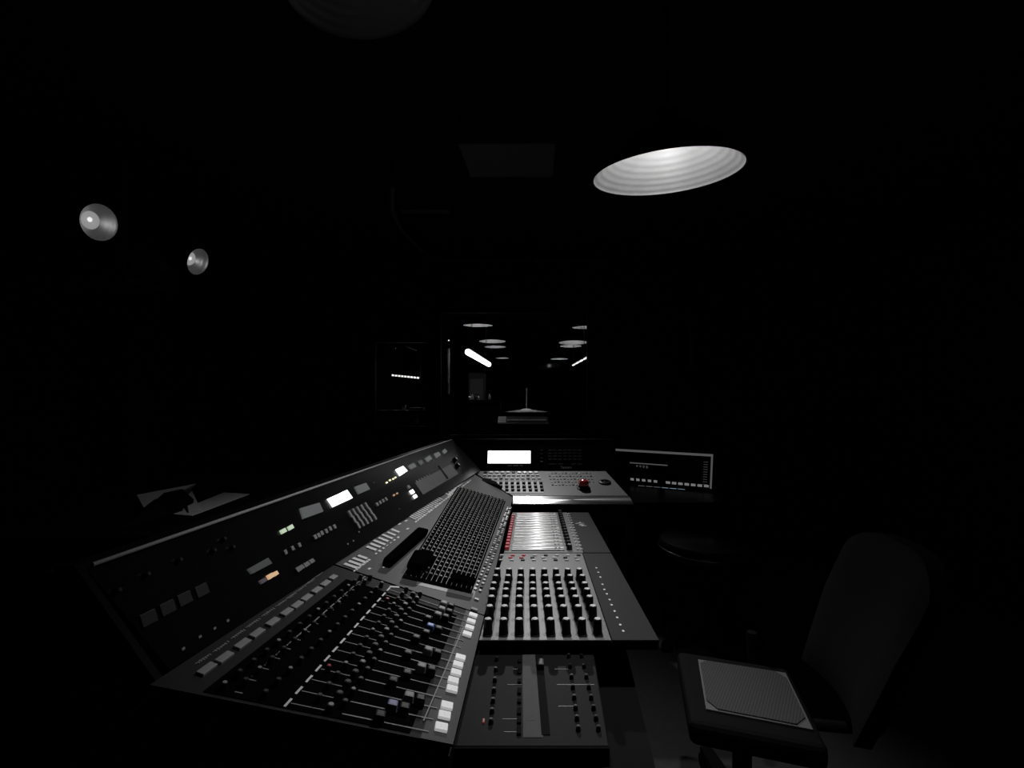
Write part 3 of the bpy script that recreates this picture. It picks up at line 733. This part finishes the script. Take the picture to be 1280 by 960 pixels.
def lmark(x0, x1, y, w=.0008):
    a, c = low.at(x0,y,.0002), low.at(x1,y,.0002)
    lm.prism([a @ Vector((0,-w,0)), c @ Vector((0,-w,0)), c @ Vector((0,w,0)), a @ Vector((0,w,0))], [a @ Vector((0,-w,.0004)), c @ Vector((0,-w,.0004)), c @ Vector((0,w,.0004)), a @ Vector((0,w,.0004))])
for a in ((634,652,856),(696,743,856,.0011),(698,720,883,.001),(655,673,901),(641,651,836.5),(693,712,836.5),(636,650,818),(628,648,899),(630,648,915)): lmark(*a)
lm.build('marking', M['line'], lt)
for k in range(7): link('knob', knob_mesh(.0045,.008,'black','dimkey',12), lt, low.at(621-k*1.2, 826+k*13, 0))
for k in range(8):
    link('knob', knob_mesh(.0045,.008,'black','dimkey',12), lt, low.at(711+k*1.7, 822+k*13, 0))
    link('knob', knob_mesh(.0045,.008,'black','black',12), lt, low.at(727+k*3, 822+k*13, 0))
key('lamp', low, 604.5, 902, .004, .010, .003, 'led_red', lt)

# ================================================================== RIGHT SIDE
# table with screen
tt_ = thing('side_table', (.95,3.25,0), 'black side table under the wide screen right of the far control desk', 'table')
MB().box((.60,2.88,.70),(1.36,3.75,.74)).build('tabletop', M['black'], tt_, bevel=.006)
for x in (.66,1.30):
    for y in (2.95,3.68): MB().box((x-.025,y-.025,0),(x+.025,y+.025,.70)).build('leg', M['matt'], tt_)
sc = Patch(ony(772,600.5,3.55), ony(891.5,612,3.2), ony(769.5,560.5,3.55), ony(893.5,567.5,3.2))
mo = thing('monitor_screen', (sc.P(.5,0).x, sc.P(.5,0).y+.06, .74), 'wide dark computer screen with pale border and a row of icons on the side table', 'monitor')
sc.slab(-.0, 1, 0, 1, .03, -.03).build('housing', M['black'], mo, bevel=.004)
ds_ = sc.slab(.005, .992, .012, .985, .0012).build('display', M['screen_dark'], mo)
e = MB()
MBs = sc.slab(.0, .985, .925, .99, .001, .0012); MBs.build('window_border', M['scr_grey'], ds_)
sc.slab(.968, .985, .02, .945, .001, .0012).build('window_border', M['scr_grey'], ds_)
for k in range(13):
    u = .15+.80*k/12.6
    if k == 5: continue
    sc.slab(u, u+.045*(1 if k>5 else .8), .045 if k<12 else .05, .115, .001, .0012).build('icon', M['scr_task'], ds_)
sc.slab(.15, .55, .57, .60, .001, .0012).build('waveform', M['scr_line'], ds_)
for k in range(10): sc.slab(.90, .94, .12+.07*k, .135+.07*k, .001, .0012).build('meter_mark', M['lcd_dimmer'], ds_)
for k in range(4): sc.slab(.22+.035*k, .24+.035*k, .48-.01*k, .53, .001, .0012).build('clip', M['lcd_dimmer'], ds_)
c0, c1 = sc.P(.35,0), sc.P(.65,0)
MB().prism([(c0.x,c0.y+.03,.741),(c1.x,c1.y+.03,.741),(c1.x+.03,c1.y+.15,.741),(c0.x+.03,c0.y+.15,.741)],[(c0.x+.01,c0.y+.035,.80),(c1.x-.01,c1.y+.035,.80),(c1.x-.01,c1.y+.06,.80),(c0.x+.01,c0.y+.06,.80)]).build('foot', M['matt'], mo)
# glowing strip painting the screen's reflection on the table
a, b = onz(797,607,.748), onz(857,612,.748)
t = thing('screen_reflection', ((a.x+b.x)/2,(a.y+b.y)/2,.741), 'thin bluish glowing strip painted as the screen reflection on the table', 'reflection')
d = (b-a).normalized(); s = Vector((-d.y,d.x,0))*.006
MB().prism([a-s-Vector((0,0,.007)),b-s-Vector((0,0,.007)),b+s-Vector((0,0,.007)),a+s-Vector((0,0,.007))],[a-s,b-s,b+s,a+s]).build('bar', M['black'], t)
s = s*.6; u_ = Vector((0,0,.001))
for k in range(6):
    p0 = a.lerp(b, (k+.1)/6); p1 = a.lerp(b, (k+.9)/6)
    MB().prism([p0-s,p1-s,p1+s,p0+s],[p0-s+u_,p1-s+u_,p1+s+u_,p0+s+u_]).build('segment', M['scr_cyan' if k > 2 else 'scr_task'], t)
# gooseneck microphone in front of the screen
b = onz(786,604,.741); gy = b.y
t = thing('gooseneck_microphone', b, 'thin upright gooseneck microphone standing in front of the left of the screen', 'microphone')
MB().lathe([(.04,0),(.04,.012),(.02,.02),(.008,.03)], 20, Matrix.Translation(b), cap0=True, cap1=True).build('base', M['black'], t, smooth=True)
MB().tube([b+Vector((0,0,.02)), ony(789,585,gy), ony(790,560,gy), ony(791,542,gy)], .009, 10).build('stem', M['black'], t, smooth=True)
MB().tube([ony(791,541,gy), ony(792.5,532,gy)], .010, 10).build('head', M['chrome'], t, smooth=True)
# speaker on a stand behind the table
t = thing('monitor_speaker', (1.55,4.05,0), 'dark tall speaker on a stand in the gloom behind the wide screen', 'speaker')
MB().box((1.40,3.95,1.66),(1.66,4.25,2.12)).build('cabinet', M['black'], t, bevel=.012)
MB().lathe([(.09,0),(.085,-.012),(.03,-.03),(.001,-.02)], 28, Matrix.Translation((1.53,3.949,1.80)) @ Matrix.Rotation(math.pi/2,4,'X')).build('woofer', M['darkpanel'], t, smooth=True)
MB().lathe([(.035,0),(.03,-.006),(.012,-.002),(.001,.003)], 24, Matrix.Translation((1.53,3.949,1.99)) @ Matrix.Rotation(math.pi/2,4,'X')).build('tweeter', M['darkpanel'], t, smooth=True)
MB().box((1.44,3.94,1.655),(1.62,3.955,1.668)).build('highlight_trim', M['chrome'], t)  # chrome strip stands in for the highlight on the cabinet's lower edge
MB().tube([(1.53,4.1,.03),(1.53,4.1,1.64)], .03).build('pole', M['matt'], t)
MB().box((1.40,3.97,1.63),(1.66,4.23,1.655)).build('top_plate', M['matt'], t)
MB().lathe([(.2,0),(.2,.02),(.04,.035)], 28, Matrix.Translation((1.53,4.1,0)), cap0=True, cap1=True).build('base', M['matt'], t)
# swivel stool
sx, sy = 1.02, 2.62
t = thing('swivel_stool', (sx,sy,0), 'black round swivel stool on the floor in front of the side table', 'stool')
MB().lathe([(.001,.50),(.24,.50),(.262,.53),(.268,.56),(.255,.585),(.20,.60),(.001,.605)], 40, Matrix.Translation((sx,sy,0))).build('seat', mat('shiny_vinyl', .008, .25, spec=.5), t, smooth=True)
MB().tube([(sx+.266*math.cos(k*math.pi/20),sy+.266*math.sin(k*math.pi/20),.545) for k in range(41)], .005, 8).build('highlight_trim', M['chrome'], t, smooth=True)  # chrome ring added to catch a highlight on the seat rim
MB().tube([(sx,sy,.06),(sx,sy,.51)], .03, 14).build('column', M['matt'], t, smooth=True)
for k in range(5):
    a = math.radians(200+72*k); d = Vector((math.cos(a),math.sin(a),0)); p = Vector((sx,sy,.075)); e_ = p+d*.27
    n = Vector((-d.y,d.x,0))
    lg_ = MB().prism([p+n*.035-Vector((0,0,.02)), e_+n*.022-Vector((0,0,.01)), e_-n*.022-Vector((0,0,.01)), p-n*.035-Vector((0,0,.02))],[p+n*.035+Vector((0,0,.04)), e_+n*.022+Vector((0,0,.012)), e_-n*.022+Vector((0,0,.012)), p-n*.035+Vector((0,0,.04))]).build('leg', M['matt'], t)
    MB().lathe([(.028,-.015),(.032,-.008),(.032,.008),(.028,.015)], 16, Matrix.Translation((e_.x,e_.y,.033)) @ n.to_track_quat('Z','Y').to_matrix().to_4x4(), cap0=True, cap1=True).build('castor', M['matt'], lg_, smooth=True)

# chair facing the console, woven pad on its seat
ZS = .46
t = thing('office_chair', (.83,1.36,0), 'dark upholstered chair with tall rounded backrest at the right of the console', 'chair')
seatq = [onz(852,900,ZS), onz(1040,935,ZS), onz(995,832,ZS), onz(846,812,ZS)]
seatq = [Vector((.50,1.25,ZS)), Vector((.90,1.145,ZS)), Vector((1.0,1.50,ZS)), Vector((.60,1.63,ZS))]
seatq = [onz(862,902,ZS), onz(1038,936,ZS), onz(985,834,ZS), onz(846,812,ZS)]
MB().prism([v-Vector((0,0,.07)) for v in seatq], seatq).build('seat', M['padblack'], t, bevel=.025, bseg=4)
# backrest: a curved padded slab standing on the right of the seat
yb0 = [onz(1038,936,ZS), onz(985,834,ZS)]
ax = (yb0[1]-yb0[0]); ax.z = 0; ax.normalize(); nrm = Vector((ax.y,-ax.x,0))       # nrm points away from the seat
cen = (yb0[0]+yb0[1])/2 + nrm*.07 - ax*.025
bk_ = MB(); NU, NV = 14, 14; grid = []
W2 = .245
for side in (0, 1):
    for j in range(NV+1):
        for i in range(NU+1):
            s = -1+2*i/NU; v = j/NV
            wv = W2*(.84+.16*math.sin(min(1,v*1.15)*math.pi*.5)) 
            if v > .9: wv *= math.sqrt(max(0,1-((v-.9)/.105)**2))*.10+.90
            z = .50+.46*v - (.05*abs(s)**4*(v > .5)*(v-.5)*2)
            curve = .045*(s*s) - .05*v - .012
            th = .05*(1-max(abs(s),abs(2*v-1))**6)
            p = cen + ax*(wv*s) + nrm*(-curve*1.0 + (.04 if side else 0)*1 + (th*.5 if side else -th*.5)+.0) + Vector((0,0,z))
            p = p + nrm*(.10*v)
            bk_.v.append(Vector((p.x,p.y,z)))
n1 = (NU+1)*(NV+1)
for j in range(NV):
    for i in range(NU):
        a = j*(NU+1)+i; f1 = (a,a+1,a+NU+2,a+NU+1); bk_.f.append(f1); bk_.f.append(tuple(n1+k for k in reversed(f1)))
for i in range(NU):
    bk_.f.append((i+1,i,n1+i,n1+i+1)); a = NV*(NU+1)+i; bk_.f.append((a,a+1,n1+a+1,n1+a))
for j in range(NV):
    a = j*(NU+1); bk_.f.append((a,a+NU+1,n1+a+NU+1,n1+a)); a += NU; bk_.f.append((a+NU+1,a,n1+a,n1+a+NU+1))
bk_.mi = [0]*len(bk_.f)
bk_.build('backrest', M['chairfab'], t, smooth=True)
MB().tube([cen+nrm*-.10+Vector((0,0,.41-cen.z+ZS-.46)), cen+nrm*.03+Vector((0,0,.0-cen.z+.42)), cen+nrm*.085+Vector((0,0,.50-cen.z)), cen+nrm*.10+Vector((0,0,.66-cen.z))], .016).build('back_support', M['matt'], t, smooth=True)
sc_ = sum(seatq, Vector())/4
MB().tube([(sc_.x,sc_.y,.07),(sc_.x,sc_.y,.40)], .028, 14).build('column', M['matt'], t, smooth=True)
for k in range(5):
    a = math.radians(20+72*k); d = Vector((math.cos(a),math.sin(a),0)); p = Vector((sc_.x,sc_.y,.08)); e_ = p+d*.27; n = Vector((-d.y,d.x,0))
    lg_ = MB().prism([p+n*.03-Vector((0,0,.02)), e_+n*.02-Vector((0,0,.01)), e_-n*.02-Vector((0,0,.01)), p-n*.03-Vector((0,0,.02))],[p+n*.03+Vector((0,0,.03)), e_+n*.02+Vector((0,0,.012)), e_-n*.02+Vector((0,0,.012)), p-n*.03+Vector((0,0,.03))]).build('leg', M['matt'], t)
    MB().lathe([(.028,-.015),(.032,-.008),(.032,.008),(.028,.015)], 16, Matrix.Translation((e_.x,e_.y,.033)) @ n.to_track_quat('Z','Y').to_matrix().to_4x4(), cap0=True, cap1=True).build('castor', M['matt'], lg_, smooth=True)
ar = onz(945,822,ZS)
MB().tube([ar+Vector((0,.02,-.03)), ar+Vector((0,.03,.03)), ar+Vector((0,.03,.075))], .017, 12).build('armrest_post', M['matt'], t, smooth=True)
# pad
ZPd = ZS+.001
pq = [onz(882.5,886,ZPd+.004), onz(1016.5,912,ZPd+.004), onz(982,841,ZPd+.004), onz(872.5,824,ZPd+.004)]
t = thing('woven_pad', sum(pq, Vector())/4-Vector((0,0,.004)), 'square woven pad with pale corners lying on the dark chair seat', 'pad')
MB().prism([Vector((v.x,v.y,ZPd)) for v in pq], pq).build('base_sheet', M['padsheet'], t)
PPt = Patch(pq[0],pq[1],pq[3],pq[2]); oc = []
for (u, v) in ((.12,.02),(.86,.02),(.975,.16),(.975,.86),(.88,.975),(.10,.975),(.02,.90),(.02,.14)): oc.append(PPt.P(u,v))
MB().prism([v+Vector((0,0,.0003)) for v in oc], [v+Vector((0,0,.004)) for v in oc]).build('woven_panel', M['weave'], t)

# ================================================================== LEFT: papers behind the bridge
ZD = 1.0
tb_ = thing('side_cabinet', (-1.15,1.75,0), 'low black cabinet behind the meter bridge carrying loose papers', 'cabinet')
MB().box((-1.75,1.25,.06),(-.82,2.35,ZD-.03)).build('carcass', M['matt'], tb_)
MB().box((-1.77,1.23,ZD-.03),(-.80,2.37,ZD)).build('worktop', M['matt'], tb_, bevel=.004)
MB().box((-1.70,1.30,0),(-.86,2.3,.06)).build('plinth', M['matt'], tb_)
def sheet(pix, dz, label, bend=.0):
    q_ = [onz(x, y, ZD+d_) for (x, y), d_ in zip(pix, dz)]
    t = MB().prism(q_, [v+Vector((0,0,.0015)) for v in q_]).build('paper_sheet', M['paper'])
    return tag(t, label, 'paper', 'loose papers behind the meter bridge')
sheet([(181,637),(237,617),(245,605),(171,619)], (.002,.002,.05,.05), 'white paper sheet tilted up at the left behind the black folder')
sheet([(213,643),(240,645),(312,618),(280,616)], (.002,.002,.002,.002), 'flat white paper sheet reaching furthest right behind the meter bridge')
sheet([(236,640),(251,637),(240,614),(232,622)], (.006,.006,.02,.02), 'small creased white paper leaf between the two larger sheets')
fq = [onz(x, y, ZD+z) for x, y, z in ((150,660,.01),(208,643,.01),(242,624,.04),(228,611,.055),(205,616,.05),(178,640,.03))]
t = thing('black_folder', sum(fq, Vector())/6-Vector((0,0,.03)), 'crumpled black folder lying over the white papers behind the meter bridge', 'folder')
fb = MB(); ctr = sum(fq, Vector())/6+Vector((0,0,.02))
low_ = [Vector((v.x,v.y,max(ZD+.003,v.z-.012))) for v in fq]
fb.add(fq+[ctr]+low_, [(i,(i+1)%6,6) for i in range(6)]+[(i,7+i,7+(i+1)%6,(i+1)%6) for i in range(6)]+[tuple(range(12,6,-1))])
fb.build('cover', M['cloth'], t)

# ================================================================== BEYOND THE GLASS
def far_lamp(px, py, wpx, label, D=.42, flip=0, bulb='bulb', glow=.7):
    y = F*D/wpx; c = ony(px, py, y)
    t = thing('pendant_lamp', c, label, 'lamp', 'pendant lamps in the room beyond the window')
    mw = Matrix.Translation(c) @ Matrix.Rotation(math.radians(flip),4,'X')
    shade_parts(t, mw, D/2, .13, bulb, 3.0)
    l = bpy.data.lights.new('lamp_glow','POINT'); l.energy = glow; l.shadow_soft_size = .02
    link('lamp_glow', l, t, mw @ Matrix.Translation((0,0,.03)))
far_lamp(597.5,406.5,37, 'pendant lamp seen through the window, uppermost of the left row', flip=3.5)
far_lamp(615.5,426.5,33.5, 'pendant lamp seen through the window, second of the left row', flip=0)
far_lamp(619,433.5,27, 'pendant lamp seen through the window, just under the second of the left row', flip=0)
far_lamp(628,447.5,17, 'pendant lamp seen through the window, lowest and smallest of the left row', flip=0)
far_lamp(735,409,40, 'pendant lamp cut by the right edge of the window', flip=3.5)
far_lamp(716.5,428,36, 'pendant lamp seen through the window, second of the right row', flip=-1)
far_lamp(713.5,432.5,27.5, 'pendant lamp seen through the window, just under the second of the right row', flip=0)
far_lamp(699,448.5,22, 'pendant lamp seen through the window, lowest of the right row', flip=0)
def tube_light(p0, p1, h, r, m, label, e, segs=1):
    z = CH+h
    a, b = onz(*p0, z), onz(*p1, z)
    t = thing('tube_light', ((a.x+b.x)/2,(a.y+b.y)/2,3.0), label, 'lamp', 'tube lights in the room beyond the window')
    for k in range(segs):
        s0 = a.lerp(b, (k+.0)/segs); s1 = a.lerp(b, (k+(1 if segs==1 else .6))/segs)
        MB().tube([s0,s1], r, 16).build('tube', M[m], t, smooth=True)
    d = Vector((0,0,r+.01))
    MB().tube([a.lerp(b,.0)+d,a.lerp(b,1.)+d], .012, 8).build('batten', M['matt'], t)
    for s in (.15,.85):
        p = a.lerp(b,s)+d; MB().tube([p,Vector((p.x,p.y,3.0))], .005, 6).build('rod', M['matt'], t)
tube_light((585,440),(611,455.5), .6, .036, 'tube', 'bright white tube light glowing at the left behind the window', 3)
tube_light((733.5,447),(714.5,457.5), .6, .012, 'tube_dim', 'thin broken bright tube light at the right edge of the window', 1, 4)
# round disc on a stand with upright rod
yd = 7.0; dz_ = ony(658,513.5,yd)
t = thing('cymbal_stand', (dz_.x,yd,0), 'pale round disc on a slim stand with lit upright rod, seen through the window', 'stand')
MB().lathe([(.001,.035),(.05,.030),(.09,.014),(.33,-.014),(.328,-.018),(.09,.008),(.001,.02)], 48, Matrix.Translation(dz_)).build('disc', M['white'], t, smooth=True)
tp = ony(658.5,485,yd)
MB().tube([dz_, tp], .010, 10).build('rod', M['keygrey'], t, smooth=True)
MB().tube([Vector((dz_.x,yd,.02)), dz_], .014, 10).build('pole', M['matt'], t, smooth=True)
for k in range(3):
    a = math.radians(90+120*k); MB().tube([(dz_.x,yd,.35),(dz_.x+.35*math.cos(a),yd+.35*math.sin(a),.012)], .010, 8).build('leg', M['matt'], t)
spot('added_stand_beam', (dz_.x,yd-.1,2.3), (dz_.x,yd,1.2), 14.0, 24, .6, .02, t)  # added spot brightens disc and rod; it has no fixture
# keyboard
ky = Patch(onz(622,530,1.105), onz(686,530,1.105), onz(623,520.5,1.184), onz(684,520.5,1.184))
t = thing('keyboard', (ky.P(.5,0).x, ky.P(.5,.5).y, 0), 'long dim keyboard on a stand below the pale disc beyond the window', 'keyboard')
ky.slab(0,1,0,1,.05,-.05).build('case', M['darkpanel'], t)
kk = MB()
for k in range(20): kk.box((-.008,-.05,0),(.008,.05,.012), mw=ky.frame(.20+.78*k/20,.4,0))
kk.build('keys', M['keygrey'], t)
ky.slab(.0,.16,.1,.95,.006).build('side_plate', M['capgrey'], t)
for u in (.1,.9):
    p = ky.P(u,.5); MB().tube([(p.x,p.y,0),(p.x,p.y,p.z-.05)], .02, 8).build('leg', M['matt'], t)
# pale locker with small bottles in front
y0 = 8.6
a, b = ony(586,466,y0), ony(605,498,y0)
t = thing('locker', ((a.x+b.x)/2,y0+.2,0), 'pale grey locker under the bright tube light beyond the window', 'locker')
MB().box((a.x,y0,0),(b.x,y0+.45,a.z)).build('carcass', M['duct'], t)
MB().box((a.x+.02,y0-.015,.05),(b.x-.02,y0,a.z-.12)).build('door', M['capgrey'], t, bevel=.004)
MB().box((a.x+.03,y0-.03,1.35),(a.x+.05,y0-.015,1.5)).build('handle', M['chrome'], t)
y1 = 6.6
tz = ony(600,500,y1).z
t = thing('long_counter', (-.6,y1,0), 'dark counter carrying small bottles below the bright tube light', 'counter')
MB().box((-.82,y1-.2,tz-.04),(-.35,y1+.4,tz)).build('top', M['matt'], t)
MB().box((-.80,y1-.15,0),(-.37,y1+.35,tz-.04)).build('base', M['matt'], t)
for k, (px, h, m) in enumerate(((586,.07,'chrome'),(590,.09,'keygrey'),(595,.08,'dimkey'),(598,.07,'silver'),(612,.09,'capgrey'))):
    p = ony(px,500,y1); p.z = tz
    t = thing('bottle', p, ['small shiny bottle at the left end of the counter','grey bottle second from the left on the counter','dark bottle in the middle of the counter','silver bottle right of the dark one on the counter','grey bottle alone at the right of the counter'][k], 'bottle', 'bottles on the counter beyond the window')
    MB().lathe([(.02,0),(.022,.01),(.022,h*.6),(.009,h*.78),(.009,h)], 14, Matrix.Translation(p), cap0=True, cap1=True).build('body', M[m], t, smooth=True)
    MB().lathe([(.011,h),(.011,h+.012)], 12, Matrix.Translation(p), cap0=True, cap1=True).build('cap', M['black'], t)
# small signal lamps by the window frame
for px, py, lab in ((561,425.5,'brightest tiny signal lamp high at the left inside the window'),(546.5,417.5,'faint tiny signal lamp near the left window frame')):
    p = ony(px,py,4.9)
    t = thing('signal_lamp', p, lab, 'lamp')
    MB().lathe([(.012,-.02),(.012,0)], 12, Matrix.Translation(p) @ Matrix.Rotation(math.pi/2,4,'X'), cap0=True, cap1=True).build('housing', M['matt'], t)
    MB().lathe([(.007,.001),(.005,.006),(.001,.008)], 12, Matrix.Translation(p) @ Matrix.Rotation(math.pi/2,4,'X')).build('bulb', M['tube_dim' if px > 550 else 'lcd_dim'], t)
    MB().tube([p+Vector((0,.02,0)), Vector((PX-.02,p.y+.02,p.z))], .004, 6).build('arm', M['matt'], t)
# curtain strip
c0, c1 = ony(556,446,5.6), ony(562,493,5.6)
cu = MB()
for k in range(6):
    x = lerp(c0.x,c1.x,k/6); cu.tube([(x,5.6,c1.z),(x,5.6,c0.z+.1)], .011, 8)
tag(cu.build('curtain', M['keygrey'], None), 'narrow pale hanging curtain at the left inside the large window', 'curtain')
# booth behind the small window
yb_ = 5.6
a, b = ony(490,469,yb_), ony(525,472.5,yb_)
t = thing('strip_light', ((a.x+b.x)/2,yb_,a.z), 'thin bright dotted strip light seen through the small left window', 'lamp')
d = (b-a)
MB().tube([a+Vector((0,.02,0)), b+Vector((0,.02,0))], .012, 8).build('rail', M['matt'], t)
for k in range(9):
    p = a+d*(k/9); q_ = a+d*((k+.62)/9); MB().tube([p,q_], .010, 8).build('segment', M['tube_dim'], t)
a2, b2 = ony(508,433,yb_), ony(521,438,yb_)
for p in (a+Vector((0,.02,0)), b+Vector((0,.02,0))): MB().tube([p,Vector((p.x,p.y,3.0))], .004, 6).build('rod', M['matt'], t)
t = thing('ceiling_batten', ((a2.x+b2.x)/2,yb_,3.0), 'faint short batten above the dotted strip light in the booth', 'batten')
MB().tube([a2,b2], .008, 8).build('bar', M['duct'], t)
for p in (a2,b2): MB().tube([p,Vector((p.x,p.y,3.0))], .004, 6).build('rod', M['matt'], t)
yk = 5.2; zt_ = ony(500,513,yk).z
t = thing('booth_desk', (-1.35,yk+.2,0), 'dim desk standing in the booth behind the small left window', 'desk')
MB().box((-1.72,yk,zt_-.03),(-1.06,yk+.5,zt_)).build('desktop', M['duct'], t)
MB().box((-1.70,yk+.02,zt_-.16),(-1.32,yk+.48,zt_-.03)).build('drawer_box', M['duct'], t)
for x in (-1.68,-1.12): MB().box((x,yk+.05,0),(x+.05,yk+.45,zt_-.03)).build('leg', M['matt'], t)
a, b = ony(512,511,yk+.1), ony(530,508,yk+.1)
t = thing('laptop', ((a.x+b.x)/2,yk+.2,zt_), 'flat pale laptop lying on the booth desk', 'laptop')
MB().box((a.x,yk+.06,zt_+.001),(b.x,yk+.30,zt_+.02)).build('base', M['keygrey'], t, bevel=.004)
MB().box((a.x+.004,yk+.06,zt_+.021),(b.x-.004,yk+.30,zt_+.032)).build('lid', M['keygrey'], t, bevel=.004)
p = ony(504.5,510,yk+.1)
t = thing('cup', (p.x,yk+.12,zt_), 'small shiny cup at the left of the laptop on the booth desk', 'cup')
MB().lathe([(.02,0),(.028,.06),(.026,.06),(.018,.004)], 18, Matrix.Translation((p.x,yk+.12,zt_+.001)), cap0=True).build('body', M['chrome'], t, smooth=True)
bl = bpy.data.lights.new('strip_glow','POINT'); bl.energy = 1.3; bl.shadow_soft_size = .1
link('strip_glow', bl, None, Matrix.Translation((-1.33,yb_-.05,1.66)))

# ------------------------------------------------------------------ world and view
w = bpy.data.worlds.new('world'); S.world = w; w.use_nodes = True
w.node_tree.nodes['Background'].inputs[0].default_value = (0,0,0,1)
vsn = S.view_settings; vsn.view_transform = 'Standard'; vsn.look = 'None'; vsn.exposure = 0; vsn.gamma = 1; vsn.use_curve_mapping = False
